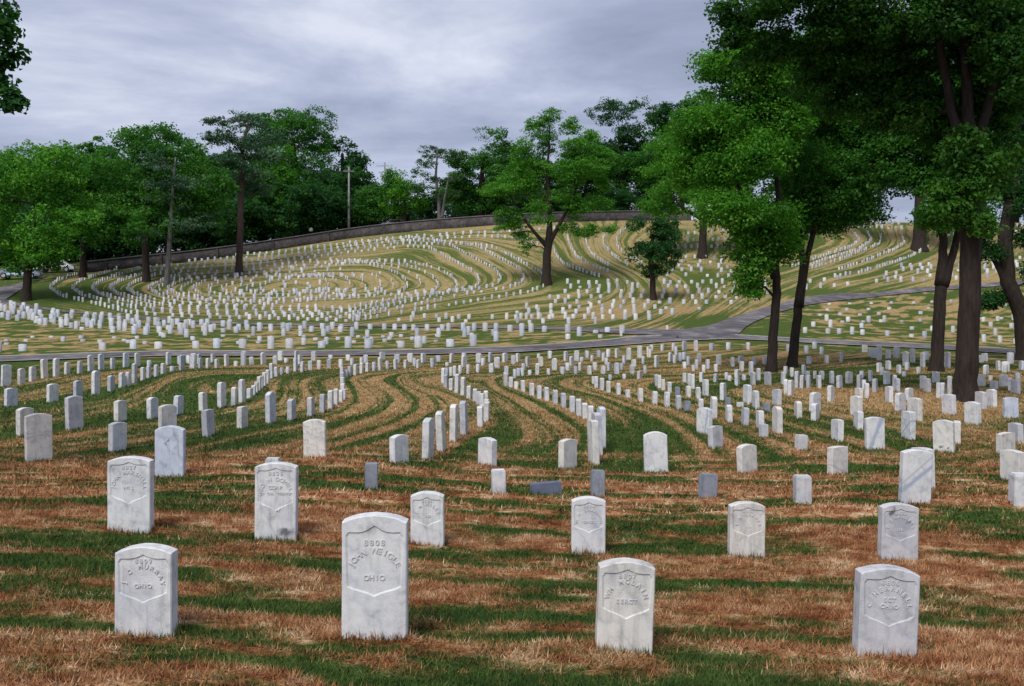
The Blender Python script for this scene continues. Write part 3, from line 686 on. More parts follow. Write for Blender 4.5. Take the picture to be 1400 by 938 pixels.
BANDS.append(('nearest between road junction and paired trunks', 0, Z(5, (40,205,58,32),(55,160,45,28),(95,280,88,38),(138,160,50,28),(220,155,53,28),(195,240,68,32),(235,190,63,26),(230,250,58,30),(268,235,63,32),(300,155,68,36),(300,225,58,32),(300,290,50,30),(330,265,68,28),(385,160,78,32),(408,240,63,34),(365,310,46,26),(388,290,68,28),(440,315,53,26),(470,290,68,30),(500,155,53,36),(530,315,58,30),(553,260,73,38),(625,150,53,36),(655,275,68,30),(715,250,53,44),(720,310,73,34),(768,150,53,32),(790,345,108,34),(815,265,58,32),(890,260,68,32),(300,390,68,30),(335,410,83,30),(362,440,108,26),(425,390,73,32),(530,390,63,36),(610,370,53,26),(630,380,40,32),(690,415,118,38),(738,375,43,32),(805,412,98,40),(845,375,88,32),(915,412,98,54),(456,488,118,48),(585,520,126,48),(762,548,140,64),(828,585,134,56),(980,560,120,70))))
BANDS.append(('nearest between paired trunks and forked trunk', 0, Z(5, (1060,160,48,26),(1197,178,58,34),(1217,258,58,36),(1260,145,53,36),(1312,185,56,30),(1347,250,58,34),(1025,405,93,34),(1050,475,108,34),(1083,490,116,44),(1090,350,68,30),(1128,430,122,34),(1045,330,58,30),(1165,435,98,34),(1205,380,73,36),(1215,435,98,36),(1180,330,68,32),(1260,365,58,26),(1290,432,93,36),(1310,370,63,40),(1385,400,93,36),(1378,530,116,54),(1138,652,122,58),(1260,610,145,84),(1262,673,128,62)) +
   Z(6, (228,168,53,40),(268,200,58,34),(335,230,108,38),(335,315,68,40),(355,335,58,30),(400,215,63,38),(400,295,63,40),(458,185,53,34),(478,325,63,36),(528,270,108,44),(540,300,58,34),(580,245,103,38),(518,350,40,30),(625,330,53,34),(655,280,108,38),(55,240,73,26),(42,432,93,46),(112,398,86,54),(205,360,53,30),(188,430,98,38),(222,450,78,26),(238,505,108,38),(270,382,78,32),(302,462,98,38),(390,405,98,50),(445,445,108,34),(465,460,98,46),(408,545,126,58),(185,500,68,60),(490,608,140,80),(555,520,88,60),(598,675,170,105),(165,640,150,92),(180,733,130,70),(658,440,98,48),(688,460,98,54))))
BANDS.append(('nearest around and beyond the thickest trunk', 0, Z(6, (752,395,83,54),(770,505,112,34),(800,505,112,34),(848,500,156,30),(815,280,78,34),(840,285,118,40),(1080,245,53,44),(1110,235,58,44),(1088,418,86,56),(1120,330,68,40),(1178,440,58,58),(1210,300,68,34),(1250,420,88,58),(1265,320,58,30),(1300,450,93,32),(1338,472,98,66),(1350,370,50,40),(1380,300,68,36),(1155,380,40,26))))
SOLO = [  # large single stones: px, base, height, width, side, tint, label
 (53, 631, 66, 35, 1, CREAM, 'tall cream headstone with grey banding, largest at the left edge'),
 (34.5, 595, 38, 23, 1, CREAM, 'headstone half hidden behind the largest cream stone at left edge'),
 (102, 587, 46, 23, 1, GREY, 'tall grey-stained headstone standing right of the left-edge pair'),
 (164.6, 577, 30, 17, 1, CREAM, 'yellowish headstone directly behind a short stone, above the second-row left shield'),
 (160.8, 617, 40, 25, 1, WHITE, 'short two-sided headstone straight behind the clean left shield stone'),
 (209, 573, 30, 16, 1, WHITE, 'headstone beyond the blue-white slab, left of its hidden neighbour'),
 (229, 600, 47, 25, 1, CREAM, 'headstone mostly hidden behind the blue-white slab at left'),
 (233, 652, 70, 42, 0, BLUE, 'blue-white plain slab with a dark spot, right of the clean left shield'),
 (431, 627, 54, 32, 0, CREAM, 'plain cream headstone with faint diagonal veins left of centre'),
 (546, 633, 39, 27, 0, WHITE, 'short white headstone left of the edge-on centre row'),
 (666, 638, 40, 26.5, 0, WHITE, 'short white headstone right of the edge-on centre row'),
 (776, 641, 41, 26, 0, CREAM, 'short cream headstone just left of the diagonal row end'),
 (897, 646, 56, 33, 0, WHITE, 'taller plain white headstone alone on the green right of centre'),
 (1022, 649, 42, 28, 0, CREAM, 'short cream headstone above the shield stone with square markers'),
 (1145, 651, 41, 28, 0, CREAM, 'short veined headstone left of the big plain slab'),
 (1250, 688, 74, 44, 0, WHITE, 'big plain slab with diagonal grey vein behind the grimy shield'),
 (1263, 668, 56, 30, 0, WHITE, 'headstone peeking out behind the big plain diagonal-veined slab'),
 (963, 593, 36, 22, -1, WHITE, 'white headstone with dark vertical streak behind a grey weathered one'),
 (979, 612, 30, 21, 0, GREY, 'short grey weathered headstone right of the taller plain white one'),
 (1144.6, 602, 29, 17, 0, WHITE, 'short white headstone left of the bold blue-streaked one'),
 (1196, 614, 44, 27.5, 0, WHITE, 'headstone with one bold blue diagonal streak'),
 (1241.7, 600, 38, 19, -1, WHITE, 'veined narrow headstone just right of the bold blue-streaked one'),
 (1291, 618, 44, 28, -1, CREAM, 'cream headstone with dark blotches near its foot'),
 (1308, 606, 31, 8, -1, CREAM, 'headstone hidden behind the blotched cream one, edge showing'),
 (1298, 567, 28, 18.5, -1, WHITE, 'white headstone at the foot of the thick trunk, left side'),
 (1330, 580, 31, 21.5, -1, WHITE, 'pale mottled headstone right of the thick trunk'),
 (1341, 560, 25, 15, -1, GREY, 'greyish headstone behind the pale mottled one'),
 (1356, 557, 25, 14, -1, WHITE, 'narrow white headstone right of the greyish one'),
 (1382, 572, 29, 22, 0, BLUE, 'bluish headstone with speckled face near the right edge'),
 (1389, 604, 26, 20, -1, GREY, 'mottled grey headstone near right edge, behind a cream one'),
 (1375, 621, 30, 24, 0, CREAM, 'cream headstone in front of the mottled grey one at right edge'),
 (1384, 657, 42, 31, 0, CREAM, 'low broad cream headstone cut by the right edge'),
]
STONES = []   # px, py, h, w, side, tint, label
for q in SOLO: STONES.append(list(q))
def adj(hm): return 'tall' if hm > 0.6 else ('low' if hm < 0.36 else ('short' if hm < 0.46 else 'plain'))
for phrase, side, lst in ROWS:
    for k, (px, py, h, w_) in enumerate(lst):
        STONES.append([px, py, h, w_, side, None, (ordinal(k + 1) + ' {} headstone ' + phrase)])
for phrase, side, lst in BANDS:
    for k, (px, py, h, w_) in enumerate(sorted(lst, key=lambda q: -q[1])):
        STONES.append([px, py, h, w_, side, None, '{} headstone, ' + ordinal(k + 1) + ' ' + phrase])
hp = hit([s[0] for s in STONES], [s[1] for s in STONES])
for s, b in zip(STONES, hp): s.append(b)
STONES.sort(key=lambda s: -(s[2] * s[3]))
MASS = []   # x, y, yaw, W, H, tint
TINTS = [WHITE, WHITE, WHITE, CREAM, CREAM, GREY, (0.9, 0.93, 1.0), (0.95, 0.95, 0.95), (0.7, 0.72, 0.78)]
trnd = random.Random(3)
LIMIT = 300 - len(FRONT)
for k, (px, py, h, w_, side, tint, lab, b) in enumerate(STONES):
    D = b[1]; H = h * D / F; wv_ = w_ * D / F
    W0 = 0.31 if D > 9 else 0.33; T0 = 0.10
    phi = math.atan2(b[0], D)
    if side == 0: side_ = trnd.choice((-1, 1)); 
    else: side_ = side
    mx = math.hypot(W0, T0)
    if wv_ >= mx * 0.98:
        a = math.atan2(T0, W0) * (0.35 if side == 0 else 1.0); W = W0 * min(1.25, wv_ / (W0 * math.cos(a) + T0 * math.sin(a)))
    else:
        lo_, hi_ = math.atan2(T0, W0), R(86)
        for _ in range(24):
            md = (lo_ + hi_) / 2
            if W0 * math.cos(md) + T0 * math.sin(md) > wv_: lo_ = md
            else: hi_ = md
        a = lo_; W = W0
    if side == 0 and a < R(30): yaw = R(trnd.uniform(-3, 3)); W = max(0.26, min(0.36, wv_ - T0 * abs(math.sin(phi)) * 0.8))
    else: yaw = -phi + side_ * a
    H = min(max(H, 0.16), 0.92)
    if tint is None: tint = trnd.choice(TINTS)
    if k >= LIMIT:
        MASS.append((b[0], b[1], yaw, W, H, tint)); continue
    o_ = new_obj('headstone', SLABS[k % 6], MAT['marble'], None, b)
    o_.rotation_euler = (R(trnd.gauss(0, 1.1)), R(trnd.gauss(0, 1.2)), yaw); o_.scale = (W / 0.31, 1.0, H / 0.55)
    o_.color = (*tint, 1)
    special(o_, px, k)
    if D < 24: FOOT.append((b[0], b[1], yaw, W, 0.10))
    tag(o_, lab.format(adj(H)) if '{}' in lab else lab, 'headstone', 'headstones')

# square block markers of the unknown dead
def block_mesh(seed):
    rnd = np.random.default_rng(seed); bm = bmesh.new(); bmesh.ops.create_cube(bm, size=1.0)
    for v in bm.verts: v.co.z = v.co.z * 1.3 + 0.35; v.co.x *= 1 + rnd.normal(0, .02); v.co.y *= 1 + rnd.normal(0, .02)
    bmesh.ops.bevel(bm, geom=bm.edges[:], offset=0.05, segments=2, affect='EDGES')
    me = bpy.data.meshes.new('block_marker'); bm.to_mesh(me); bm.free(); return me
BLK = [block_mesh(70 + i) for i in range(3)]
for k, (px, py, h, w_, tint, lab) in enumerate([
 (508, 667, 34, 19, DARK, 'dark square block marker with pale top behind the tallest headstone'),
 (682, 675, 33, 20, WHITE, 'white square block marker at the centre of the near rows'),
 (817, 677, 34, 20, DARK, 'mottled dark block marker directly behind a short shield headstone'),
 (967, 682, 34, 22, DARK, 'black-streaked square block marker, second from right of the near blocks'),
 (1097, 687, 37, 23, GREY, 'grey square block marker left of the big plain slab'),
 (373, 664, 38, 20, GREY, 'block marker whose pale top shows above the stained shield headstone'),
 (1394, 693, 46, 24, WHITE, 'white square block marker cut by the right edge'),
 (926, 540, 11, 7, DARK, 'dark block marker among the headstones above the short right-hand row'),
 (939.5, 562, 14, 8.5, DARK, 'dark block marker at the end of the short right-hand row'),
 (995, 553, 10, 7, DARK, 'dark block marker behind a bluish narrow headstone at right'),
 (1044, 597, 17, 11, GREY, 'grey block marker beside the tall narrow headstone right of centre'),
 (1048, 562, 11, 9, DARK, 'dark block marker between headstones below the twin-stemmed tree'),
 (1095, 614, 19.5, 14.5, GREY, 'pale grey block marker alone on the grass at right'),
 (1012, 556, 6, 8, WHITE, 'lowest white block marker, barely above the grass right of centre')]):
    b = hit([px], [py])[0]; D = b[1]; wd = w_ * D / F / 1.1; hh = h * D / F
    o_ = new_obj('block_marker', BLK[k % 3], MAT['marble'], None, b)
    o_.scale = (wd, wd, hh); o_.rotation_euler = (R(trnd.gauss(0, 1.5)), R(trnd.gauss(0, 1.5)), R(trnd.gauss(4, 5))); o_.color = (*tint, 1)
    tag(o_, lab, 'grave marker', 'square block markers')
b = hit([747], [675])[0]
o_ = new_obj('block_marker', BLK[1], MAT['marble'], None, (b[0], b[1], b[2] + 0.05)); o_.scale = (0.14, 0.13, 0.27); o_.color = (0.20, 0.23, 0.32, 1)
o_.location.x -= 0.10; o_.rotation_euler = (0, R(86), R(3))
tag(o_, 'dark blue-grey block marker sunk sideways in the grass', 'grave marker', 'square block markers')

# longer grass the mower misses round the feet of the near stones
fx, fy, fs_ = [], [], []
for (x0, y0, yw, W_, T_) in FOOT:
    for _ in range(int(170 if y0 < 10 else 80)):
        s_ = trnd.choice((0, 0, 0, 1, 2, 2)); t_ = trnd.uniform(-.5, .5); g_ = abs(trnd.gauss(0, .012)) + .004
        lx, ly = (t_ * W_, -T_ / 2 - g_) if s_ == 0 else ((W_ / 2 + g_, t_ * T_) if s_ == 1 else (-W_ / 2 - g_, t_ * T_))
        fx.append(x0 + lx * math.cos(yw) - ly * math.sin(yw)); fy.append(y0 + lx * math.sin(yw) + ly * math.cos(yw)); fs_.append(1 if y0 < 10 else 1.6)
fx, fy, fs_ = np.array(fx), np.array(fy), np.array(fs_); nf = len(fx)
ra, rb, rl = turf_attrs(fx, fy); wf, wh_ = windrow(fx, fy, ra)
ln_ = rng.uniform(.03, .085, nf); yw_ = rng.random(nf) * 6.283; le_ = rng.uniform(.05, .7, nf); bwd = rng.uniform(.0022, .0042, nf) * fs_
rt_ = np.c_[fx, fy, ground(fx, fy) + wh_ - .005]
sd_ = np.c_[-np.sin(yw_), np.cos(yw_), np.zeros(nf)] * bwd[:, None]
tp_ = rt_ + np.c_[np.cos(yw_) * np.sin(le_), np.sin(yw_) * np.sin(le_), np.cos(le_)] * ln_[:, None]
k3 = np.arange(nf) * 3
me = mesh_np('uncut_grass', np.stack([rt_ - sd_, rt_ + sd_, tp_], 1).reshape(-1, 3), np.c_[k3, k3 + 1, k3 + 2], True)
for nm_, kd_, dt_ in (('row', 'FLOAT_VECTOR', ra), ('root', 'FLOAT_VECTOR', rb), ('lush', 'FLOAT', rl), ('windrow', 'FLOAT', wf), ('tint', 'FLOAT', np.clip(rng.normal(.5, .25, nf), 0, 1))):
    attr(me, nm_, kd_, np.repeat(dt_, 3, 0))
tag(new_obj('uncut_grass', me, MAT['blade']), 'longer uncut grass round the feet of the near headstones', 'grass', kind='stuff')

# ------------------------------------------------------------------ the thousands of small headstones beyond, one uncountable mass
def place_row(pl, spacing, hs=(0.38, 0.52), skip=0.07, jitter=0.06, face=None, tints=TINTS, W=0.29):
    pl = np.array(pl, float); seg = np.r_[0, np.cumsum(np.hypot(*np.diff(pl, axis=0).T))]
    t = np.linspace(0, seg[-1], max(30, int(seg[-1])))
    # smooth the traced polyline
    q = np.c_[np.interp(t, seg, pl[:, 0]), np.interp(t, seg, pl[:, 1])]
    for _ in range(5): q[1:-1] = (q[:-2] + 2 * q[1:-1] + q[2:]) / 4
    h = hit(q[:, 0], q[:, 1]); 
    for _ in range(6): h[1:-1] = (h[:-2] + 2 * h[1:-1] + h[2:]) / 4
    s_ = np.r_[0, np.cumsum(np.hypot(*np.diff(h[:, :2], axis=0).T))]
    for d in np.arange(spacing * trnd.random(), s_[-1], spacing):
        if trnd.random() < skip: continue
        x = np.interp(d, s_, h[:, 0]); y = np.interp(d, s_, h[:, 1])
        x2 = np.interp(d + .4, s_, h[:, 0]); y2 = np.interp(d + .4, s_, h[:, 1])
        yaw = math.atan2(y2 - y, x2 - x) if face is None else face + trnd.gauss(0, .06)
        MASS.append((x + trnd.gauss(0, jitter), y + trnd.gauss(0, jitter), yaw, W * trnd.uniform(.92, 1.1), trnd.choice(hs) * trnd.uniform(.92, 1.08) if trnd.random() < .9 else trnd.uniform(.2, .35), trnd.choice(tints)))
for k, pl in HILL: place_row(pl, 0.80 if k < 7 else 1.1, hs=(.32, .44), W=.26, jitter=.03)
for k in range(len(HILL) - 1):          # rows between the traced ones on the open face of the hill
    a, b2 = resample(HILL[k][1], 60), resample(HILL[k + 1][1], 60)
    m_ = (a + b2) / 2
    if k >= 5: place_row(m_, 1.4, skip=.3, hs=(.32, .46), W=.26)
for y0 in (388, 393, 398): place_row([(380, y0), (440, y0 + 1)], 1.3)
for u, pl in ARCS: place_row(pl, 0.68, hs=(.32, .44), W=.26, jitter=.03)
place_row([(470,338),(530,329),(600,323),(660,319),(720,316),(790,312)], 1.0)
place_row([(540,333),(600,327),(660,324),(700,326),(735,334)], 0.95)
for pl in ([(1105,309),(1180,306),(1262,307)], [(1100,316),(1180,311),(1240,314)], [(1100,323),(1150,318)], [(1290,312),(1400,310)], [(1280,322),(1400,320)], [(900,322),(1000,318),(1060,316)], [(905,331),(1000,328),(1060,326)], [(905,340),(1000,338)]):
    place_row(pl, 0.8, skip=.1)
for k, y0 in enumerate((352, 358, 364, 370, 377)): place_row([(905, y0), (960, y0 + 1), (1045, y0 + 4)], 1.05, face=0.1, skip=.12)
for k, y0 in enumerate((386, 392, 399, 406, 413, 420, 427, 434)):
    xl = 772 - max(0, k - 1) * 14; xr = 1050 if y0 < 405 else 1050 - (y0 - 405) * 5.6
    place_row([(xl, y0 + 2), ((xl + xr) / 2, y0 + 1.5), (xr, y0 + 2 + k * .2)], 0.95 if k % 2 else 1.05, face=0.05, skip=.1, jitter=.12)
place_row([(560,434),(640,436),(700,436),(760,436)], 1.0, face=0, skip=.15); place_row([(480,438),(600,440),(735,442),(850,443)], 1.15, face=0, skip=.3)
for k in range(5): place_row([(1188 + k * 9, 386.5 - k * 5), (1300, 383 - k * 5.5), (1420, 374 - k * 5.5)], 1.25, face=-0.15, skip=.12)
place_row([(1100,396),(1150,391),(1180,387)], 1.6, face=0); place_row([(1096,388),(1150,381)], 1.8, face=0)
place_row([(1095,455),(1160,457),(1240,460.5),(1330,466),(1420,472)], 1.0, face=0, skip=.12)
place_row([(1095,446),(1160,448),(1240,450),(1330,456),(1420,462)], 1.5, face=0, skip=.3)
place_row([(1090,436),(1160,440),(1240,441),(1420,450)], 1.7, face=0, skip=.4)
for y0 in (417, 425, 432, 442): place_row([(1110,y0),(1240,y0-2),(1420,y0-8)], 2.0, hs=(.16,.22), face=0, skip=.2)
place_row([(1340,412),(1420,407)], 1.6, face=0, skip=.2); place_row([(1330,440),(1420,436)], 1.6, face=0)
# the wedge of grass between the two roads, larger and paler stones
PALE = [(0.86, 0.90, 0.96), (0.78, 0.83, 0.92), (0.92, 0.92, 0.92), (0.85, 0.85, 0.86)]
lp = lambda x: float(np.interp(x, LOOP[:, 0], LOOP[:, 1]))
for off, xr, sp, sk in ((4.5, 860, 0.95, .08), (8.5, 470, 0.95, .1), (13, 330, 0.95, .1), (18, 300, 1.0, .12), (22, 260, 1.1, .3)):
    xs = np.linspace(-20, xr, 30); place_row([(x, lp(x) + off) for x in xs if lp(x) + off < 476], sp if off > 5 else sp * 1.0, hs=(.44, .58), skip=sk if off > 5 else .1, face=-0.1, tints=PALE, W=0.33, jitter=.15)
place_row([(300,458.5),(450,460),(560,461),(640,461)], 1.6, hs=(.5,.65), skip=.25, face=-.1, tints=PALE, jitter=.2)
place_row([(640,458),(760,460),(830,459)], 2.0, hs=(.45,.6), skip=.3, face=0, tints=PALE)
place_row([(400,471),(520,471),(600,469),(700,466)], 1.5, hs=(.5,.65), skip=.25, face=0, tints=PALE, jitter=.25)
for y0 in (461, 465, 469): place_row([(-20, y0 + 2), (200, y0 + 1), (420, y0), (620, y0 - 1)], 1.8, hs=(.14,.2), skip=.3, face=0, tints=PALE, jitter=.3)
place_row([(-20,481),(60,479.5),(140,478),(240,476),(420,476),(600,475),(680,472)], 1.55, hs=(.45,.6,.75), skip=.12, face=0, tints=PALE, W=0.42, jitter=.25)
place_row([(700,466),(790,463),(840,461)], 2.0, hs=(.15,.2), skip=.2, face=0)
# more behind the listed ones on the near side of the road, at right
for pl in ([(1150,487),(1270,492),(1420,500)], [(1340,497),(1420,502)], [(1350,508),(1420,513)]): place_row(pl, 1.6, hs=(.4,.52), skip=.3, face=0, jitter=.3)
TW = np.array([(-.5,-.2),(-.5,.93),(-.27,.985),(0,1),(.27,.985),(.5,.93),(.5,-.2)])
M_ = np.array([q[:5] for q in MASS]); TI = np.array([q[5] for q in MASS])
nM = len(M_); zg = ground(M_[:, 0], M_[:, 1])
lean = rng.normal(0, .015, (nM, 2))
Vm = np.empty((nM, 14, 3))
for s_, yy in ((0, -0.05), (1, 0.05)):
    lx = TW[None, :, 0] * M_[:, 3, None]; lz = TW[None, :, 1] * M_[:, 4, None]
    ly = np.full_like(lx, yy); c_, sn = np.cos(M_[:, 2])[:, None], np.sin(M_[:, 2])[:, None]
    Vm[:, s_*7:(s_+1)*7, 0] = M_[:, 0, None] + lx * c_ - ly * sn + lz * lean[:, :1]
    Vm[:, s_*7:(s_+1)*7, 1] = M_[:, 1, None] + lx * sn + ly * c_ + lz * lean[:, 1:]
    Vm[:, s_*7:(s_+1)*7, 2] = zg[:, None] + lz
base = (np.arange(nM) * 14)[:, None]
front = base + np.arange(7)[::-1][None]; back = base + 7 + np.arange(7)[None]
quads = np.concatenate([base + np.array([[i, i + 1, i + 8, i + 7]]) for i in range(6)])
me = mesh_np('distant_headstones', Vm.reshape(-1, 3), [front, back, quads])
attr(me, 'tintc', 'FLOAT_VECTOR', np.repeat(TI * 0.90 * rng.uniform(0.72, 1.05, (nM, 1)), 14, 0))
tag(new_obj('distant_headstones', me, MAT['marble_mass']), 'thousands of small white headstones in curving rows on the far hillside', 'headstones', kind='stuff')
print('mass stones', nM, 'listed', len(STONES))

# ------------------------------------------------------------------ trees
def leaf_mat(name, dark, mid_, light, trans=0.42):
    m, nt, p, o = new_mat(name)
    t = attr_node(nt, 'tint', 'Fac')
    c = ramp(nt, t, [(0.0, dark), (0.5, mid_), (1.0, light)])
    nt.links.new(c, p.inputs['Base Color']); p.inputs['Roughness'].default_value = 0.6; p.inputs['Specular IOR Level'].default_value = 0.2
    tr = N(nt, 'ShaderNodeBsdfTranslucent'); nt.links.new(mix(nt, 1.0, c, (1.3, 1.5, 0.6), 'MULTIPLY'), tr.inputs[0])
    ms = N(nt, 'ShaderNodeMixShader'); ms.inputs[0].default_value = trans
    nt.links.new(p.outputs[0], ms.inputs[1]); nt.links.new(tr.outputs[0], ms.inputs[2]); nt.links.new(ms.outputs[0], o.inputs[0])
    return m
LEAF = {
 'bright': leaf_mat('leaf_bright', (0.029, 0.122, 0.011), (0.073, 0.238, 0.022), (0.146, 0.342, 0.041)),
 'green':  leaf_mat('leaf_green', (0.021, 0.095, 0.013), (0.049, 0.171, 0.024), (0.095, 0.250, 0.037)),
 'dark':   leaf_mat('leaf_dark', (0.011, 0.051, 0.013), (0.024, 0.095, 0.024), (0.049, 0.146, 0.037)),
 'deep':   leaf_mat('leaf_deep', (0.012, 0.052, 0.009), (0.030, 0.105, 0.016), (0.075, 0.200, 0.028)),
 'pine':   leaf_mat('leaf_pine', (0.024, 0.071, 0.034), (0.051, 0.120, 0.059), (0.098, 0.177, 0.091), 0.15),
 'pale':   leaf_mat('leaf_pale', (0.027, 0.079, 0.027), (0.051, 0.128, 0.041), (0.091, 0.183, 0.063)),
}
def bark_mat(name, a, b):
    m, nt, p, o = new_mat(name)
    pos = N(nt, 'ShaderNodeNewGeometry').outputs['Position']
    mp = N(nt, 'ShaderNodeMapping'); mp.inputs['Scale'].default_value = (5, 5, 0.9); nt.links.new(pos, mp.inputs[0])
    n1 = noise(nt, mp.outputs[0], 2.2, 6, 0.7, 0.4)
    nt.links.new(ramp(nt, n1, [(0.3, a), (0.7, b)]), p.inputs['Base Color']); p.inputs['Roughness'].default_value = 0.95
    bump(nt, p, n1, 0.9, 0.06); return m
BARK = {'dark': bark_mat('bark_dark', (0.014, 0.010, 0.008), (0.052, 0.038, 0.031)), 'grey': bark_mat('bark_grey', (0.07, 0.065, 0.062), (0.18, 0.17, 0.165)),
        'pine': bark_mat('bark_pine', (0.036, 0.023, 0.021), (0.105, 0.070, 0.066))}
trng = np.random.default_rng(77)
def rand_dirs(n):
    v = trng.normal(size=(n, 3)); return v / np.linalg.norm(v, axis=1)[:, None]
def leaves(centers, radii, per, size, flat, name, flat_n=0.5, clump_t=None, tri=False):
    """leaf-sized faces spread through clumps"""
    n = len(centers) * per
    ci = np.repeat(np.arange(len(centers)), per)
    d = rand_dirs(n) * (trng.random(n) ** 0.45)[:, None]
    d[:, 2] *= flat
    P = centers[ci] + d * radii[ci][:, None]
    P[:, 2] -= 0.25 * flat * radii[ci] * (d[:, 0] ** 2 + d[:, 1] ** 2)
    nrm = rand_dirs(n) * (1 - flat_n) + np.array([0, 0, 1.0]) * flat_n + d * 0.5
    nrm /= np.linalg.norm(nrm, axis=1)[:, None] + 1e-9
    a = np.cross(nrm, rand_dirs(n)); a /= np.linalg.norm(a, axis=1)[:, None] + 1e-9
    b = np.cross(nrm, a)
    s = size * trng.uniform(0.5, 1.5, n)
    L = a * (s * 0.5)[:, None]; Wd = b * (s * 0.30)[:, None]; sag = nrm * (s * 0.10)[:, None]
    nv = 3 if tri else 4
    if tri:
        V = np.stack([P - L, P + L * .6 + Wd * 1.35, P + L * .6 - Wd * 1.35], 1).reshape(-1, 3); k = np.arange(n) * 3; fs = np.c_[k, k + 1, k + 2]
    else:
        V = np.stack([P - L - sag, P + Wd + sag, P + L - sag, P - Wd + sag], 1).reshape(-1, 3); k = np.arange(n) * 4; fs = np.c_[k, k + 1, k + 2, k + 3]
    me = mesh_np(name, V, fs)
    ct = (trng.normal(0.5, 0.20, len(centers)) if clump_t is None else clump_t)[ci]
    attr(me, 'tint', 'FLOAT', np.repeat(np.clip(ct + trng.normal(0, 0.17, n), 0, 1), nv))
    return me
def build_tree(trunks, blobs, nleaf, size, per=46, clump=0.9, flat=0.55, shell=0.5, twig=0.02, tri=False):
    """trunks: list of (points, radii) in local metres; blobs: (x,y,z,rx,ry,rz). returns trunk mesh, crown mesh"""
    mb = MB(); nodes = []
    for ti, (pts, rad) in enumerate(trunks):
        pts = [Vector(q) for q in pts]
        # finer path with a little wander
        fp, fr = [], []
        for i in range(len(pts) - 1):
            for k in range(5):
                t = k / 5; q = pts[i].lerp(pts[i + 1], t); r_ = rad[i] * (1 - t) + rad[i + 1] * t
                fp.append(q + Vector(tuple(trng.normal(0, r_ * 0.05, 3))) * (0 if (i == 0 and k == 0) else 1)); fr.append(r_)
        fp.append(pts[-1]); fr.append(rad[-1])
        if ti == 0 and len(trunks) > 1 and rad[-1] > rad[0] * 0.5:      # the stem runs on inside its fork
            dv = (pts[-1] - pts[-2]).normalized()
            for q_, rr_ in ((2.5, 0.8), (5, 0.5), (8, 0.2)): fp.append(pts[-1] + dv * rad[-1] * q_); fr.append(rad[-1] * rr_)
        if ti > 0:
            for q_, rr_ in ((0, 1.45), (1, 1.3), (2, 1.18), (3, 1.08)): fr[q_] *= rr_
        if ti == 0:
            fr[0] *= 1.3; fr[1] *= 1.06
            fp.insert(0, fp[0] + Vector((0, 0, -0.5))); fr.insert(0, fr[0] * 1.15)
        mb.tube(fp, fr, 11)
        nodes += list(zip(fp, fr))
    blobs = np.array(blobs, float)
    wts = (blobs[:, 3] * blobs[:, 5]) ** 0.9; wts /= wts.sum()
    limbs = [None] * len(blobs)
    axis = [nd[0] for nd in nodes]
    order = sorted(range(len(blobs)), key=lambda k: min((a - Vector(blobs[k][:3])).length for a in axis))
    for k_ in order:
        bl = blobs[k_]; c = Vector(bl[:3])
        # spring from the nearest stem or limb below the spray
        def cost(nd):
            v = c - nd[0]; L_ = v.length
            return L_ * (1 + 0.9 * max(0.0, 0.25 - v.z / (L_ + 1e-6))) * (1 + 0.25 * trng.random())
        best = min(nodes[::2] if len(nodes) > 30 else nodes, key=cost)
        s = best[0]; L = (c - s).length
        if L < 0.3: limbs[k_] = [(s, best[1])]; continue
        perp = Vector(tuple(trng.normal(0, 0.10 * L, 3)))
        midp = s.lerp(c, 0.45) + Vector((0, 0, 0.10 * L)) + perp
        path = []; r0 = min(best[1] * 0.7, 0.035 + L * 0.02); ns = 11
        for k in range(ns):
            t = k / (ns - 1); q = s.lerp(midp, t).lerp(midp.lerp(c, t), t)
            if 0 < k < ns - 1: q = q + Vector(tuple(trng.normal(0, 0.018 * L, 3)))
            path.append(q)
        rr = [r0 * (1 - 0.8 * k / (ns - 1)) for k in range(ns)]; rr[0] *= 1.3
        mb.tube(path, rr, 7); limbs[k_] = list(zip(path, rr))
        nodes += limbs[k_][2:]
    ncl = max(6, int(nleaf / per)); cnt = trng.multinomial(ncl, wts)
    C, Rr, Tn = [], [], []
    for bi, bl in enumerate(blobs):
        d = rand_dirs(cnt[bi]); rad = (shell + (1 - shell) * trng.random(cnt[bi]) ** 0.6) * trng.uniform(0.8, 1.1, cnt[bi])
        P = bl[:3] + d * rad[:, None] * bl[3:6] * 1.06
        C.append(P); Rr.append(clump * trng.uniform(0.55, 1.35, cnt[bi])); Tn.append(trng.normal(0.48, 0.20, cnt[bi]) + 0.07 * trng.normal() + (bl[6] if len(bl) > 6 else 0))
        lim = limbs[bi]
        for q in P[: int(len(P) * 0.75)]:
            e = Vector(q); s, r0 = lim[trng.integers(len(lim) // 3, len(lim))] if len(lim) > 2 else lim[0]
            r0 = min(r0 * 0.55, twig * 2.2)
            mdl = s.lerp(e, 0.55) + Vector((0, 0, 0.08 * (e - s).length))
            mb.tube([s, mdl, e], [r0, r0 * 0.6, twig * 0.3], 4, False)
    C = np.concatenate(C); Rr = np.concatenate(Rr); Tn = np.concatenate(Tn)
    return mb.mesh('trunk', True), leaves(C, Rr, per, size, flat, 'crown', 0.45, Tn, tri)
def add_tree(name, label, loc, meshes, bark, leaf, group, rz=0.0, sc=1.0, cat='tree'):
    e = empty(name, loc, rz); e.scale = (sc, sc, sc) if not isinstance(sc, tuple) else sc
    tag(e, label, cat, group)
    new_obj('trunk', meshes[0], BARK[bark], e); new_obj('crown', meshes[1], LEAF[leaf], e)
    return e
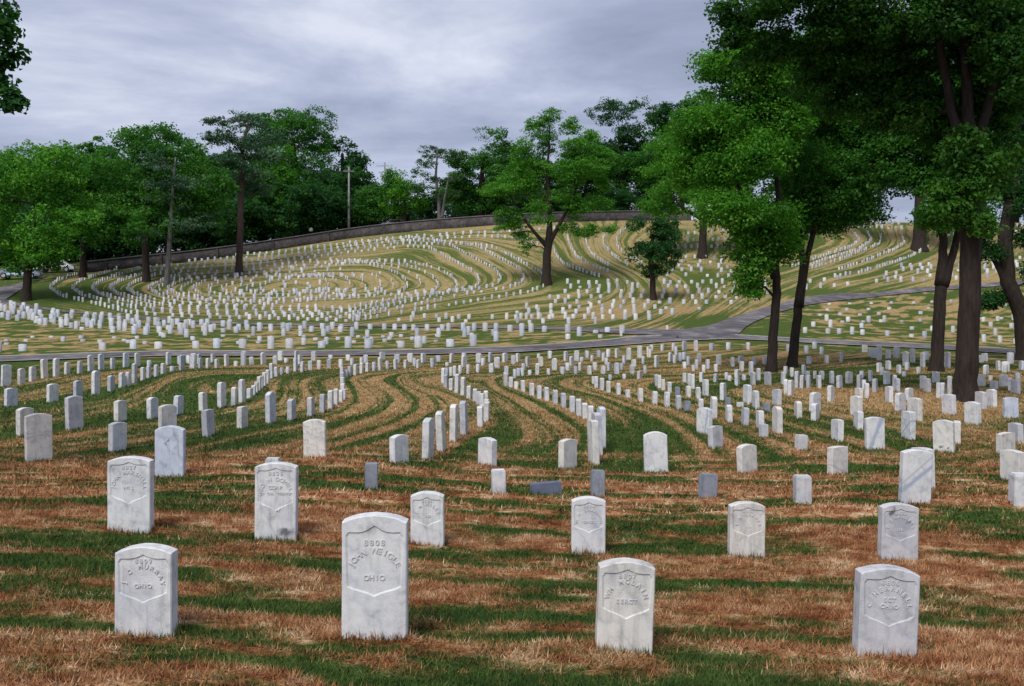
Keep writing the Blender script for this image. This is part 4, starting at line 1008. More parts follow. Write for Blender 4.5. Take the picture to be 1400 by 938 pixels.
def photo_tree(name, label, base, trunks, blobs, nleaf, size, bark='dark', leaf='green', group='trees', D=None, **kw):
    """a tree read off the photograph: pixel positions at the tree's own distance become metres"""
    if D is None: b = Vector(hit([base[0]], [base[1]])[0]); D = b.y
    else: b = at(base[0], base[1], D); b.z = gz(b.x, b.y)
    s = D / F; kw.setdefault('tri', D > 70)
    def loc(px, py, dy=0.0): q = at(px, py, D); return (q.x - b.x, dy, q.z - b.z)
    tr = []
    for pts, rad in trunks:
        P = [loc(*q) for q in pts]
        if pts is trunks[0][0]: P[0] = (P[0][0], 0, 0)
        tr.append((P, [r_ * s for r_ in rad]))
    bl = []
    for q in blobs:
        px, py, rx, rz_ = q[:4]; dep = q[4] if len(q) > 4 else trng.uniform(-0.45, 0.45) * max(rx, 30)
        parts = [(px, py, rx, rz_, dep)]
        if rx > 15:      # break each mass into smaller uneven sprays
            parts = []
            for _ in range(4 if D < 60 else 3):
                f_ = trng.uniform(0.55, 0.85) if D < 60 else trng.uniform(0.45, 0.72); d_ = trng.normal(0, 1, 3); d_ /= np.linalg.norm(d_)
                parts.append((px + d_[0] * rx * 0.62, py + d_[2] * rz_ * 0.62, rx * f_ * trng.uniform(.9, 1.3), rz_ * f_, dep + d_[1] * rx * 0.6))
        for (a_, b_, rx_, rzz, de_) in parts:
            x, _, z = loc(a_, b_); bl.append((x, de_ * s, z, rx_ * s, max(rx_, rzz) * 0.9 * s, rzz * s, q[5] if len(q) > 5 else 0.0))
    return add_tree(name, label, b, build_tree(tr, bl, nleaf, size, **kw), bark, leaf, group)

# far left, on the cemetery side of the fence
photo_tree('broadleaf_tree', 'bright green spreading tree by the road at far left', (36, 411), [([(36,411),(38,370),(44,330),(50,280)], [6.2,5.2,4.4,2])],
  [(30,240,60,42),(88,262,42,42),(100,298,40,34),(10,300,45,45),(60,318,48,40),(-30,250,50,60),(-40,320,50,45),(60,215,40,25),(118,300,22,22),(20,345,36,24),(75,345,36,22)], 38000, 0.25, leaf='bright', clump=1.0)
photo_tree('broadleaf_tree', 'green tree behind the fence, just right of the road-side tree', (113, 379), [([(113,379),(114,330),(118,270)], [4.4,4,2.2])],
  [(120,225,50,32),(165,235,50,38),(95,260,40,36),(140,280,50,36),(120,310,45,26)], 14000, 0.36, leaf='green', clump=1.0)
photo_tree('broadleaf_tree', 'tall broad tree rising above the left wood with dark trunk', (200, 385), [([(200,385),(199,340),(202,280),(206,220)], [5,4.6,3.4,1.8])],
  [(205,192,46,28),(180,182,24,16),(165,225,42,30),(235,222,45,34),(262,258,44,30),(200,250,50,35),(160,270,38,28),(275,290,34,26),(215,295,48,28),(180,310,30,20),(300,270,24,30)], 34000, 0.26, leaf='green', clump=1.0)
photo_tree('pine_tree', 'slender grey-trunked pine with thin crown, left of tall pine', (228, 390), [([(228,390),(232,330),(236,270),(240,215)], [3.6,3.1,2.4,1.1])],
  [(238,225,40,18),(262,248,36,14),(215,255,30,13),(270,312,40,11),(255,290,34,11),(215,322,30,11),(240,270,40,14)], 7000, 0.20, bark='grey', leaf='pine', clump=0.8, flat=0.35)
photo_tree('pine_tree', 'tall pine with reddish bare trunk standing among hillside graves', (327, 374), [([(327,374),(328,320),(330,260),(332,200),(340,165)], [4.8,4.3,4,2.8,1.2])],
  [(305,168,25,13),(340,160,36,11),(365,182,24,18),(325,190,38,15),(350,212,34,15),(318,222,32,12),(345,240,36,12),(300,196,22,11),(372,212,16,14),(335,256,30,9)], 16000, 0.22, bark='pine', leaf='pine', clump=0.8, flat=0.45)
# behind the wall at left
photo_tree('broadleaf_tree', 'dark domed tree top rising highest behind the tall pine', (405, 330), [([(405,330),(404,270),(400,190)], [7,6,3])],
  [(385,168,34,22),(420,178,34,30),(372,195,34,34),(440,205,24,40),(405,215,45,45),(400,260,50,40)], 28000, 0.32, leaf='green', D=148, clump=1.15, shell=0.65)
photo_tree('broadleaf_tree', 'dark rounded tree beside the utility pole', (470, 318), [([(470,318),(470,260),(468,210)], [6,5,2])],
  [(462,195,26,20),(486,212,18,22),(466,235,34,34),(455,275,34,30),(488,262,20,30)], 13000, 0.38, leaf='dark', D=152, clump=1.1, shell=0.65)
photo_tree('broadleaf_tree', 'bright green tree in front of the dark dome behind the wall', (398, 335), [([(398,335),(398,300),(396,250)], [5,4,2])],
  [(390,222,26,24),(410,248,32,26),(385,262,36,26),(420,280,30,24),(400,296,40,24),(370,290,30,28)], 24000, 0.27, leaf='bright', D=137, clump=1.0)
# small trees at the centre, behind the wall
for (px, py, rx, rz_, leaf, lab) in ((505, 280, 24, 26, 'green', 'small round tree right of the utility pole, behind the wall'), (553, 272, 30, 26, 'bright', 'bright small tree behind the wall, left of the thin bare-stemmed one'),
                                     (536, 252, 18, 20, 'green', 'small pointed tree top behind the bright small tree')):
    photo_tree('broadleaf_tree', lab, (px, 315), [([(px,315),(px,290),(px,py)], [3,2.5,1])], [(px,py,rx,rz_*.8),(px-rx*.4,py+rz_*.5,rx*.7,rz_*.6),(px+rx*.4,py+rz_*.4,rx*.7,rz_*.6),(px,py-rz_*.5,rx*.6,rz_*.6)], 9000, 0.24, leaf=leaf, D=136 if leaf == 'bright' else 138, clump=0.9)
photo_tree('broadleaf_tree', 'thin pale tree with two bare grey stems behind the wall', (601, 310), [([(601,310),(600,280),(596,240),(598,205)], [3,2.4,1.8,.8]), ([(604,300),(608,270),(615,235)], [2,1.6,.7])],
  [(598,207,26,10),(578,222,20,8),(622,220,22,10),(632,240,18,10),(575,258,14,8),(620,262,20,10),(590,240,22,7),(612,246,18,8),(628,212,12,8),(575,236,12,5),(600,262,14,7)], 9000, 0.22, bark='grey', leaf='pale', D=134, clump=0.7, flat=0.4)
photo_tree('broadleaf_tree', 'dense green tree left of the big hillside tree, over the wall', (655, 312), [([(655,312),(656,280),(660,220)], [6,5,2])],
  [(672,198,26,18),(640,235,30,26),(670,232,34,28),(640,268,34,24),(672,272,36,26),(650,215,20,16),(625,258,20,18),(690,250,24,30)], 26000, 0.27, leaf='green', D=138, clump=1.0)
photo_tree('broadleaf_tree', 'tall airy dark tree behind the big hillside tree at right', (850, 305), [([(850,305),(850,260),(846,180)], [6,5,2])],
  [(835,158,30,22),(866,150,28,18),(880,180,26,26),(845,195,34,22),(822,215,30,30),(860,235,40,26),(890,225,26,36),(830,258,38,22),(870,272,36,18)], 24000, 0.27, leaf='dark', D=150, clump=0.95)
photo_tree('broadleaf_tree', 'bluish dark tree between airy tall tree and the big right-hand crowns', (918, 305), [([(918,305),(916,260),(915,190)], [6,5,2])],
  [(905,165,22,24),(930,150,24,24),(915,210,34,34),(935,245,30,30),(900,255,26,28)], 20000, 0.28, leaf='dark', D=146, clump=1.0)
# the solitary trees on the hill
photo_tree('broadleaf_tree', 'large lone broadleaf tree with dark trunk at the centre of the hill', (747, 389), [([(747,389),(748,350),(750,330)], [6.6,5.6,5.2]), ([(750,334),(752,290),(748,240),(752,170)], [3.6,3,2.2,.8]), ([(750,334),(766,305),(786,265),(796,215)], [3,2.6,1.8,.8]), ([(748,337),(730,317),(710,290),(694,262)], [2.8,2.3,1.6,.8])],
  [(757,158,14,12),(738,172,16,12),(714,200,15,11),(778,168,16,13),(745,192,24,16),(800,192,18,14),(770,205,30,20),(812,218,22,16),(722,222,24,16),(755,235,34,20),(698,236,24,14),(792,240,32,20),(832,245,16,14),(725,262,28,17),(690,262,24,14),(765,268,30,18),(822,272,18,14),(700,288,22,14),(740,292,24,14),(795,290,22,14),(668,262,16,11),(704,312,16,14),(806,316,22,9),(718,334,9,12),(832,312,12,7),(686,306,12,10),(776,310,14,9)], 60000, 0.165, leaf='bright', clump=0.62, per=34, flat=0.40)
photo_tree('broadleaf_tree', 'small dark bushy tree on a bare stem below the big crowns', (893, 410), [([(893,410),(892,380),(890,350),(892,325)], [4.6,4,3.6,1.8])],
  [(895,312,24,20),(916,330,22,24),(882,335,26,20),(905,352,28,20),(868,308,12,9),(864,346,10,9),(920,352,14,14),(895,370,14,8)], 11000, 0.20, leaf='dark', clump=0.62, per=40)
photo_tree('broadleaf_tree', 'light green tree with forked trunk behind the small dark bushy tree', (960, 352), [([(960,352),(961,320),(962,296)], [6.4,5.2,4.8]), ([(962,300),(935,286),(915,262)], [3,2.4,1]), ([(962,300),(985,284),(1000,255)], [3,2.4,1]), ([(962,300),(962,260),(958,210)], [4.4,3.4,1])],
  [(940,190,30,18),(965,205,38,22),(915,200,26,16),(930,235,38,22),(985,235,38,26),(905,262,24,14),(1010,262,28,26),(950,265,36,16),(1000,290,30,14),(920,284,24,12),(1020,300,26,16),(905,225,28,18),(890,280,18,12),(945,170,30,16),(975,165,30,18),(1000,200,34,22)], 48000, 0.21, leaf='bright', clump=0.95)
# near, at right
GR = 'trees'
photo_tree('broadleaf_tree', 'leaning dark-stemmed tree with bright low foliage, left stem of pair', (1054, 509), [([(1054,509),(1058,450),(1062,400),(1060,350)], [7.2,6.2,5.8,5]), ([(1060,380),(1040,335),(1022,290),(1005,240),(1000,180)], [4.4,3.8,3.2,2.4,1]), ([(1060,355),(1068,300),(1060,230),(1050,150)], [5,4.2,3,1.2])],
  [(1000,85,36,24),(1040,75,44,28),(1015,130,52,32),(985,175,48,28),(1045,170,52,34),(970,225,52,30),(1025,228,54,34),(1000,285,50,26),(1040,290,46,30),(955,190,32,20),(1035,345,34,30),(1025,385,22,20),(1050,330,30,30),(1075,120,44,36)], 95000, 0.115, leaf='bright', clump=0.50, per=46)
photo_tree('broadleaf_tree', 'forked dark-stemmed tree beside the leaning one, right stem of pair', (1083, 502), [([(1083,502),(1087,460),(1092,415)], [7,6.2,5.8]), ([(1092,420),(1098,360),(1090,300),(1085,220),(1090,140)], [5,4.4,4,3,1.2]), ([(1092,420),(1104,350),(1122,280),(1140,200)], [4.6,4,3,1.2])],
  [(1095,85,50,34),(1140,110,52,38),(1110,165,54,36),(1170,170,52,40),(1120,225,54,36),(1185,235,48,36),(1150,268,48,28),(1090,270,44,26),(1195,205,30,36),(1130,300,34,14),(1170,290,34,14),(1085,310,26,22),(1140,55,50,36),(1200,120,44,50)], 95000, 0.115, leaf='green', clump=0.50, per=46)
photo_tree('broadleaf_tree', 'forked dark tree left of the thickest trunk', (1280, 508), [([(1280,508),(1283,450),(1287,385)], [9,8.2,7.8]), ([(1287,390),(1290,330),(1280,260),(1270,160)], [6.4,5.4,4,2]), ([(1288,390),(1305,340),(1318,280),(1330,200)], [6.4,5,4,2])],
  [(1265,120,50,40),(1235,175,30,30),(1290,190,50,36),(1280,245,44,28),(1300,285,44,24),(1270,292,30,16),(1310,235,40,36),(1330,150,50,50),(1240,95,40,36)], 60000, 0.125, leaf='green', clump=0.48, per=46)
photo_tree('broadleaf_tree', 'thickest trunk at right with dark crown overhanging the top right', (1320, 549), [([(1320,549),(1322,480),(1326,400),(1328,300),(1326,215)], [16,14.5,14,13.5,12]), ([(1326,225),(1300,150),(1285,60),(1280,-60)], [7,6,5,3]), ([(1326,225),(1322,120),(1318,20),(1316,-90)], [8,7,6,3]), ([(1328,225),(1355,130),(1375,40),(1400,-80)], [7,6,5,3])],
  [(1120,5,75,28,-30),(1040,10,46,20,-20),(1185,28,72,32,40),(1250,15,80,45,-60),(1010,22,22,16,0),(1330,30,80,50,80),(1400,50,60,60,-40),(1240,80,60,34,90),(1310,110,70,36,100),(1385,120,45,50,60),(1180,75,60,26,100),(1090,45,50,20,60),(1150,-60,120,50,0),(1300,-80,140,60,0),(1390,200,40,40,70),(1360,235,30,40,40),(1000,48,18,13,0),(1012,78,13,13,10),(985,14,14,12,0),(1048,58,28,16,20),(1120,62,38,22,50),(1180,112,38,24,90),(1300,262,34,34,-22,.4),(1335,236,26,34,-24,.35),(1276,292,24,20,-15,.4),(1318,305,24,18,-24,.4),(1305,205,26,26,-20,.3),(1350,90,50,50,-60),(1280,60,60,40,-70),(1220,50,50,40,60),(1250,130,50,36,60),(1390,10,60,40,30),(1160,40,50,30,-20),(1330,160,36,40,60)], 150000, 0.105, leaf='deep', clump=0.36, per=50, shell=0.35)
photo_tree('broadleaf_tree', 'crooked dark tree at the right edge with a bent stem', (1404, 470), [([(1404,470),(1398,430),(1378,385),(1374,330),(1385,260),(1388,150)], [13,11,10,9.5,9,5]), ([(1378,390),(1362,360),(1345,335)], [4.5,3.5,1.6])],
  [(1395,180,50,50),(1370,120,50,50),(1400,270,40,36),(1345,320,22,18),(1368,412,20,12),(1392,330,24,20),(1420,380,26,26),(1355,345,16,14)], 40000, 0.13, leaf='dark', clump=0.45, D=48)
photo_tree('broadleaf_tree', 'stout old trunk on the knoll between twin stems and forked tree', (1257, 342), [([(1257,342),(1258,300),(1258,240)], [9.5,8,6])],
  [(1240,190,50,34),(1285,215,50,40),(1195,225,36,26),(1262,150,60,40),(1305,262,40,22),(1180,180,50,40),(1330,200,50,50),(1205,262,14,12),(1282,285,20,14)], 24000, 0.28, leaf='dark', clump=1.0)
# overhanging the photographer from the left
photo_tree('broadleaf_tree', 'tree outside the left edge, only a dark leafy branch hanging in', (-330, 690), [([(-330,690),(-325,480),(-310,250),(-300,40)], [30,25,22,16]), ([(-305,150),(-200,20),(-100,-10),(-20,20)], [12,9,6,2]), ([(-200,20),(-110,70),(-40,105),(10,135)], [6,4,3,1])],
  [(-5,35,20,22,0),(4,70,18,20,0),(-12,95,20,16,10),(12,132,20,14,0),(20,142,12,12,0),(-30,20,34,34,10),(-2,150,12,10,0),(2,5,12,12,0),(-120,30,70,60,0),(-260,-60,140,80,0)], 9000, 0.085, leaf='dark', D=11, clump=0.17, per=30, twig=0.006)

# the wood behind the wall: a few grown shapes, each tree standing on its own
def generic(seed, h, crown_r, nl, size, low=0.25):
    bl = [(trng.normal(0, crown_r*.35), trng.normal(0, crown_r*.35), h * trng.uniform(low + .1, 0.86), crown_r * trng.uniform(.45, .7), crown_r * trng.uniform(.45, .7), crown_r * trng.uniform(.35, .5)) for _ in range(9)]
    bl.append((0, 0, h * 0.9, crown_r * .5, crown_r * .5, crown_r * .4))
    return build_tree([([(0,0,0),(0.1,0,h*.35),(-.1,.1,h*.75)], [h*.022, h*.017, h*.006])], bl, nl, size, clump=1.15, shell=0.55, twig=.02, tri=True)
GEN = [generic(i, 15, 5.6, 15000, 0.38) for i in range(3)]
LOW = [generic(i, 8, 4.6, 12000, 0.34, low=0.0) for i in range(2)]
WOOD = [  # px, distance, height, kind, label words
 (-70, 128, 15, 'green'), (-10, 136, 15.5, 'green'), (70, 140, 13.5, 'dark'), (150, 142, 16.5, 'green'), (262, 148, 15.5, 'green'), (318, 152, 15, 'dark'), (100, 160, 16, 'dark'), (210, 165, 19, 'dark'), (300, 166, 17, 'green'), (360, 160, 15, 'dark'), (440, 146, 9.5, 'green'), (505, 165, 9, 'dark'), (570, 158, 7, 'green'),
 (620, 152, 9.5, 'dark'), (700, 150, 13, 'green'), (760, 152, 11, 'dark'), (800, 146, 13, 'green'), (848, 153, 15, 'dark'), (880, 148, 12, 'dark'), (932, 150, 14, 'green'), (960, 146, 13, 'dark'), (1010, 150, 17, 'green'), (960, 156, 22, 'dark'), (1070, 154, 17, 'dark'), (1130, 158, 18, 'green'), (1180, 152, 15, 'dark'), (1300, 156, 17, 'dark'), (1390, 150, 17, 'green'), (1345, 160, 16, 'dark')]
for i, (px, D, h, leaf) in enumerate(WOOD):
    b = at(px, 0, D); b.z = gz(b.x, b.y) - 0.2
    sc = h / 15
    add_tree('woodland_tree', ('dark' if leaf == 'dark' else 'green') + ' woodland tree beyond the wall, ' + ordinal(1 + sorted(q[0] + q[1] / 1000 for q in WOOD).index(px + D / 1000)) + ' from the left of the wood', b, GEN[i % 3], 'dark', leaf, 'trees', rz=trng.uniform(0, 6.28), sc=(sc * trng.uniform(.95, 1.2), sc * 1.05, sc))
SHR = [(x, 133 + 5 * (k % 3), 6.5 + 1.2 * ((k * 7) % 4)) for k, x in enumerate(range(-60, 500, 32))] + [(x, 141 + 4 * (k % 2), 4.5) for k, x in enumerate(range(500, 900, 44))] + [(x, 152 + 4 * (k % 2), 9.5) for k, x in enumerate(range(-80, 480, 40))] + [(x, 155, 6.0) for x in range(700, 880, 45)] + [(1110, 146, 6), (1160, 144, 5), (1420, 142, 8)]
for i, (px, D, h) in enumerate(SHR):
    D0 = D
    if px < 130: D -= 8
    b = at(px, 0, D); b.z = gz(b.x, b.y) - 0.2; sc = h / 8
    add_tree('understorey_tree', 'low dark shrubby tree behind the wall, ' + ordinal(1 + sorted(SHR).index((px, D0, h))) + ' of the undergrowth from the left', b, LOW[i % 2], 'dark', 'dark', 'understorey trees', rz=trng.uniform(0, 6.28), sc=(sc * 1.15, sc, sc))

# ------------------------------------------------------------------ boundary wall
m, nt, p, o = new_mat('wall_stone')
pos = N(nt, 'ShaderNodeNewGeometry').outputs['Position']
vo = N(nt, 'ShaderNodeTexVoronoi'); vo.inputs['Scale'].default_value = 2.6; nt.links.new(pos, vo.inputs['Vector'])
n1 = noise(nt, pos, 0.5, 5, 0.65)
c = mix(nt, 0.45, ramp(nt, n1, [(0.3, (0.045, 0.037, 0.039)), (0.55, (0.095, 0.070, 0.066)), (0.75, (0.19, 0.14, 0.125))]), ramp(nt, vo.outputs['Distance'], [(0.1, (0.7, 0.7, 0.7)), (0.6, (0.3, 0.3, 0.3))]), 'OVERLAY')
hs = N(nt, 'ShaderNodeHueSaturation'); hs.inputs['Saturation'].default_value = 0.5; hs.inputs['Value'].default_value = 0.8; nt.links.new(c, hs.inputs['Color'])
nt.links.new(hs.outputs[0], p.inputs['Base Color']); bump(nt, p, vo.outputs['Distance'], 0.8, 0.08); MAT['wall'] = m
m, nt, p, o = new_mat('coping_stone')
nt.links.new(ramp(nt, noise(nt, N(nt, 'ShaderNodeNewGeometry').outputs['Position'], 1.2, 4, .6), [(0.3, (0.085, 0.078, 0.084)), (0.7, (0.17, 0.155, 0.16))]), p.inputs['Base Color']); MAT['coping'] = m
wpx = resample([(118,373),(150,368.5),(240,360),(330,348.5),(400,338),(480,325),(560,316),(620,311.5),(680,307.5),(780,303),(870,301),(945,301.5)], 66)
wb = hit(wpx[:, 0], wpx[:, 1])
# keep it a smooth built line
for _ in range(12): wb[1:-1] = (wb[:-2] + wb[1:-1] * 2 + wb[2:]) / 4
wb[:, 2] = ground(wb[:, 0], wb[:, 1])
we = empty('boundary_wall', wb[30]); tag(we, 'long low stone wall climbing along the top of the hill', 'wall')
def ribbon(name, line, y_off, z0, z1, half, mat, parent):
    P = line - np.array(parent.location); d = np.gradient(line[:, :2], axis=0); d /= np.linalg.norm(d, axis=1)[:, None]
    nrm = np.c_[-d[:, 1], d[:, 0], np.zeros(len(d))]
    rings = [P + nrm * s * half + np.array([0, 0, z]) for s, z in ((-1, z0), (-1, z1), (1, z1), (1, z0))]
    V = np.stack(rings, 1).reshape(-1, 3); k = np.arange(len(P) - 1) * 4
    fs = [np.c_[k + i, k + 4 + i, k + 4 + (i + 1) % 4, k + (i + 1) % 4] for i in range(4)]
    return new_obj(name, mesh_np(name, V, np.concatenate(fs)), mat, parent)
ribbon('wall_body', wb, 0, -0.6, 1.22, 0.22, MAT['wall'], we)
ribbon('coping', wb, 0, 1.223, 1.36, 0.29, MAT['coping'], we)
mbp = None
for i in range(2, 64, 6):
    mb = MB(); q = wb[i] - np.array(we.location); mb.box(q[0] - .25, q[0] + .25, q[1] - .275, q[1] + .275, q[2] - .5, q[2] + 1.17)
    new_obj('pier', mb.mesh('pier'), MAT['wall'], we)

# iron picket fence at the far left
m, nt, p, o = new_mat('black_iron'); p.inputs['Base Color'].default_value = (0.022, 0.024, 0.028, 1); p.inputs['Metallic'].default_value = 0.6; p.inputs['Roughness'].default_value = 0.5; MAT['iron'] = m
fl = hit(*resample([(42,388),(70,384),(100,380.5),(118,377)], 50).T)
fe = empty('iron_fence', fl[25]); tag(fe, 'black iron picket fence with brick base below the trees at left', 'fence')
mb = MB(); mb.box(-.018, .018, -.018, .018, 0, 1.55); mb.add([(-.018,-.018,1.553),(.018,-.018,1.553),(.018,.018,1.553),(-.018,.018,1.553),(0,0,1.68)], [(0,1,4),(1,2,4),(2,3,4),(3,0,4),(0,3,2,1)])
pk = mb.mesh('picket'); pk.materials.append(MAT['iron'])
for i in range(50):
    q = fl[i] - np.array(fe.location)
    new_obj('picket', pk, None, fe, q)
for hgt in (0.25, 1.35):
    mb = MB(); mb.tube([Vector(fl[i] - np.array(fe.location)) + Vector((0, .03, hgt)) for i in range(0, 50, 7)], [.025] * 8, 4); new_obj('rail', mb.mesh('rail'), MAT['iron'], fe)

# utility poles beyond the wall
m, nt, p, o = new_mat('weathered_pole'); nt.links.new(ramp(nt, noise(nt, N(nt, 'ShaderNodeNewGeometry').outputs['Position'], 2.0, 4, .6), [(0.3, (0.16, 0.155, 0.16)), (0.7, (0.30, 0.29, 0.30))]), p.inputs['Base Color']); MAT['pole'] = m
def pole(px, top_py, D, r_, label, arms):
    b = at(px, 300, D); zt = at(px, top_py, D).z; b.z = gz(b.x, b.y); H = zt - b.z
    e = empty('utility_pole', b); tag(e, label, 'utility pole', 'utility poles')
    mb = MB(); mb.tube([(0,0,-.5),(0,0,H*.5),(0,0,H)], [r_, r_*.85, r_*.65], 9); new_obj('shaft', mb.mesh('shaft', True), MAT['pole'], e)
    for z, half in arms:
        mb = MB(); mb.box(-half, half, -.16, -.04 - r_*.3, H + z, H + z + .12); ca = new_obj('crossarm', mb.mesh('crossarm'), MAT['pole'], e)
        for s in (-.85, -.3, .3, .85):
            mb = MB(); mb.tube([(s*half, -.1, H + z + .12), (s*half, -.1, H + z + .22), (s*half, -.1, H + z + .32)], [.03, .07, .04], 6); new_obj('insulator', mb.mesh('insulator'), MAT['coping'], ca)
    return e, H
pole(477, 228, 134, 0.19, 'slim grey utility pole just behind the wall', [(-0.7, 0.75)])
pole(526, 222, 240, 0.28, 'far utility pole with double crossarm above the small trees', [(-1.0, 2.1), (-2.6, 1.6)])
mb = MB()   # wires strung between the near pole and the trees
p0, p1 = at(477, 232, 134), at(300, 250, 150)
wire = empty('power_line', p0); tag(wire, 'thin dark power lines running left from the slim utility pole', 'wire')
for dz in (0, -.45):
    mb = MB(); mb.tube([Vector((0,0,dz)).lerp(Vector(p1 - p0) + Vector((0,0,dz)), t) + Vector((0,0,-2.2*4*t*(1-t)*.5)) for t in np.linspace(0, 1, 12)], [.022]*12, 4); new_obj('wire', mb.mesh('wire'), MAT['iron'], wire)

# globe lamp behind the wall
m, nt, p, o = new_mat('opal_glass'); p.inputs['Base Color'].default_value = (0.78, 0.78, 0.80, 1); p.inputs['Roughness'].default_value = 0.3; MAT['opal'] = m
b = at(425, 314, 132); zt = b.z; b.z = gz(b.x, b.y)
e = empty('globe_lamp', b); tag(e, 'white globe lamp on a thin post behind the wall at left', 'lamp')
mb = MB(); mb.tube([(0,0,-.3),(0,0,.4),(0,0,zt-b.z-.28)], [.09,.06,.05], 8); new_obj('post', mb.mesh('post', True), MAT['iron'], e)
bm = bmesh.new(); bmesh.ops.create_uvsphere(bm, u_segments=16, v_segments=10, radius=.30); me = bpy.data.meshes.new('globe'); bm.to_mesh(me); bm.free()
g = new_obj('globe', me, MAT['opal'], e, (0, 0, zt - b.z)); mb = MB(); mb.tube([(0,0,zt-b.z-.36),(0,0,zt-b.z-.24)], [.12,.15], 10); new_obj('collar', mb.mesh('collar'), MAT['iron'], e)

# buildings half hidden by the trees
m, nt, p, o = new_mat('house_brick'); bt = N(nt, 'ShaderNodeTexBrick'); bt.inputs['Scale'].default_value = 4.0
for k_, v_ in (('Color1', (0.24, 0.085, 0.055, 1)), ('Color2', (0.30, 0.12, 0.08, 1)), ('Mortar', (0.32, 0.28, 0.25, 1))): bt.inputs[k_].default_value = v_
tcx = N(nt, 'ShaderNodeTexCoord'); mp = N(nt, 'ShaderNodeMapping'); mp.inputs['Rotation'].default_value = (R(90), 0, 0); nt.links.new(tcx.outputs['Object'], mp.inputs[0]); nt.links.new(mp.outputs[0], bt.inputs['Vector'])
nt.links.new(bt.outputs['Color'], p.inputs['Base Color']); MAT['brick'] = m
def flat_mat(name, col, rough=.8):
    m, nt, p, o = new_mat(name); n_ = noise(nt, N(nt, 'ShaderNodeNewGeometry').outputs['Position'], 1.5, 4, .6)
    nt.links.new(ramp(nt, n_, [(0.3, tuple(c_ * .82 for c_ in col)), (0.7, col)]), p.inputs['Base Color']); p.inputs['Roughness'].default_value = rough; return m
MAT['roof'] = flat_mat('roof_shingle', (0.075, 0.07, 0.075)); MAT['trim'] = flat_mat('white_trim', (0.72, 0.72, 0.74)); MAT['glass'] = flat_mat('window_glass', (0.03, 0.04, 0.05), .12); MAT['paint'] = flat_mat('car_paint_white', (0.74, 0.76, 0.80), .25); MAT['paint2'] = flat_mat('car_paint_blue', (0.36, 0.42, 0.62), .25); MAT['tyre'] = flat_mat('tyre_rubber', (0.03, 0.03, 0.03)); MAT['rim'] = flat_mat('rim_metal', (0.5, 0.5, 0.52), .35)
def house(px, D, w_, d_, wall_h, roof_h, wall_mat, label, wins):
    b = at(px, 300, D); b.z = gz(b.x, b.y) - .3
    e = empty('house', b, R(6)); tag(e, label, 'building')
    mb = MB(); mb.box(-w_/2, w_/2, 0, d_, -.5, wall_h); wl = new_obj('wall', mb.mesh('wall'), wall_mat, e)
    mb = MB(); x, y0, y1 = w_/2 + .4, -.5, d_ + .5; zt = wall_h + .02; ym = d_/2
    mb.add([(-x,y0,zt),(x,y0,zt),(x,y1,zt),(-x,y1,zt),(-x*.72,ym,zt+roof_h),(x*.72,ym,zt+roof_h)], [(0,1,5,4),(1,2,5),(2,3,4,5),(3,0,4),(3,2,1,0)]); rf = new_obj('roof', mb.mesh('roof'), MAT['roof'], e)
    mb = MB(); mb.box(w_*.2, w_*.2+.7, ym-.35, ym+.35, wall_h+roof_h*.5, wall_h+roof_h+.9); new_obj('chimney', mb.mesh('chimney'), wall_mat, rf)
    for (wx, wz) in wins:
        mb = MB(); mb.box(wx-.55, wx+.55, -.03, .05, wz, wz+1.5); wo = new_obj('window', mb.mesh('window'), MAT['glass'], e)
        mb = MB()
        for q in ((wx-.65,wx-.55,wz-.1,wz+1.6),(wx+.55,wx+.65,wz-.1,wz+1.6),(wx-.548,wx+.548,wz+1.5,wz+1.6),(wx-.548,wx+.548,wz-.1,wz),(wx-.548,wx+.548,wz+.72,wz+.77)): mb.box(q[0], q[1], -.07, -.032, q[2], q[3])
        new_obj('frame', mb.mesh('frame'), MAT['trim'], wo)
    return e
house(706, 146, 9, 8, 5.2, 2.6, MAT['brick'], 'brick house glimpsed through leaves left of the lone hillside tree', [(-3,.9),(-1,.9),(1,.9),(3,.9),(-3,3.3),(-1,3.3),(1,3.3),(3,3.3)])
house(585, 172, 8, 7, 3.2, 2.0, MAT['trim'], 'pale low house behind the thin two-stemmed tree', [(-2.6,.9),(0,.9),(2.6,.9)])

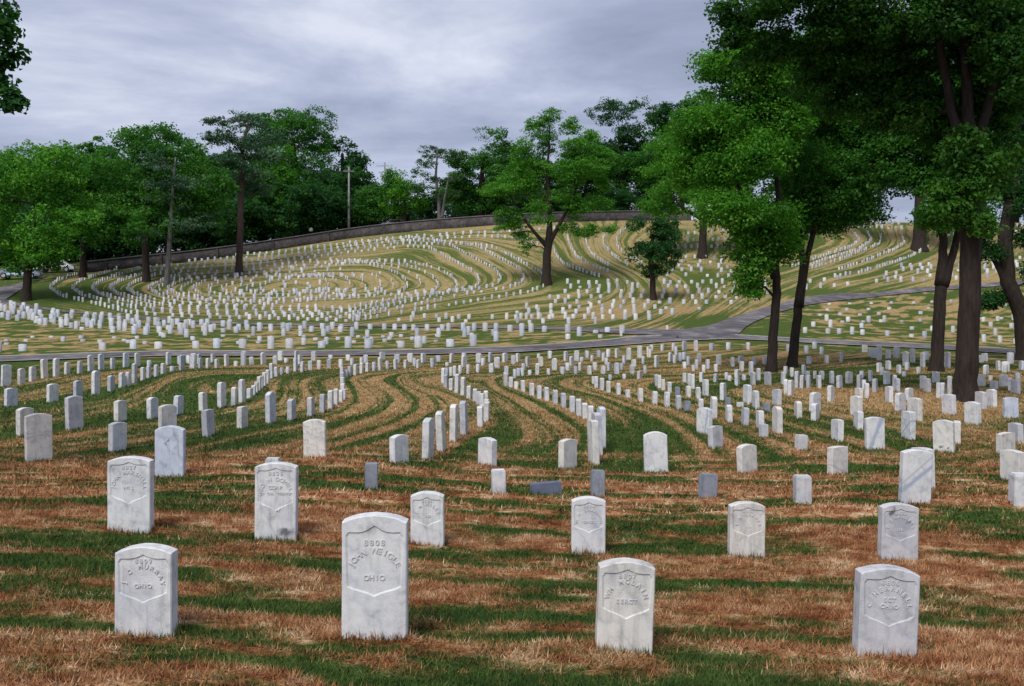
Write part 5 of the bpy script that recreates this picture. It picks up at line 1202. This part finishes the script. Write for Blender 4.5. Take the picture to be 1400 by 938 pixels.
def car(px, D, label, paint, rz):
    b = at(px, 300, D); b.z = gz(b.x, b.y)
    e = empty('parked_car', b, rz); tag(e, label, 'car', 'parked cars')
    prof = [(-2.2,.35),(-2.2,.75),(-1.9,.88),(-1.3,.95),(-.75,1.42),(.75,1.45),(1.45,1.0),(2.05,.92),(2.25,.6),(2.2,.35)]
    wd = lambda z: .86 if z < 1.0 else .68
    k = len(prof); V = [(x, -wd(z), z) for x, z in prof] + [(x, wd(z), z) for x, z in prof]
    mb = MB(); mb.add(V, [tuple(range(k))[::-1], tuple(range(k, 2*k))] + [(i, (i+1) % k, k + (i+1) % k, k + i) for i in range(k)])
    new_obj('body', mb.mesh('body'), paint, e)
    for s in (-1, 1):
        mb = MB(); y = s * .80
        mb.add([(-1.15,s*.845,.98),(-.70,s*.70,1.38),(.68,s*.70,1.40),(1.25,s*.845,1.0)], [(0,1,2,3)] if s > 0 else [(3,2,1,0)]); new_obj('side_window', mb.mesh('side_window'), MAT['glass'], e)
        for x in (-1.35, 1.4):
            mb = MB(); mb.tube([(x, s*.70, .33), (x, s*.90, .33)], [.33, .33], 16); wh = new_obj('wheel', mb.mesh('wheel'), MAT['tyre'], e)
            mb = MB(); mb.tube([(x, s*.902, .33), (x, s*.915, .33)], [.20, .19], 12); new_obj('rim', mb.mesh('rim'), MAT['rim'], wh)
        mb = MB(); mb.box(-2.24, -2.205, s*.62-.16, s*.62+.16, .62, .74); new_obj('tail_light', mb.mesh('tail_light'), flat_mat('tail_lamp', (.3,.02,.02), .3), e)
        mb = MB(); mb.box(2.2, 2.26, s*.60-.18, s*.60+.18, .62, .74); new_obj('headlight', mb.mesh('headlight'), MAT['rim'], e)
    return e
car(26, 104, 'pale blue car half hidden behind the road-side tree at far left', MAT['paint2'], R(14))
car(76, 112, 'white car just visible under the branches above the iron fence', MAT['paint'], R(10))
car(542, 138, 'white car seen over the wall below the small trees', MAT['paint'], R(-4))
# small marker posts at the road junction
for px, py, h, lab in ((818, 455, 3.2, 'small dark post on the grass point between the roads'), (849, 459.5, 5, 'small white stake at the tip of the grass point'), (912, 452, 6, 'small white stake on the far road verge'), (926, 464, 4, 'small dark block on the near verge of the junction')):
    b = hit([px], [py])[0]; hh = h * b[1] / F
    mb = MB(); mb.box(-.07, .07, -.07, .07, -.1, hh); mb.add([(-.07,-.07,hh+.003),(.07,-.07,hh+.003),(.07,.07,hh+.003),(-.07,.07,hh+.003),(0,0,hh+.07)], [(0,1,4),(1,2,4),(2,3,4),(3,0,4),(0,3,2,1)])
    o_ = new_obj('marker_post', mb.mesh('marker_post'), MAT['trim'] if 'white' in lab else MAT['roof'], None, b); tag(o_, lab, 'post', 'marker posts')
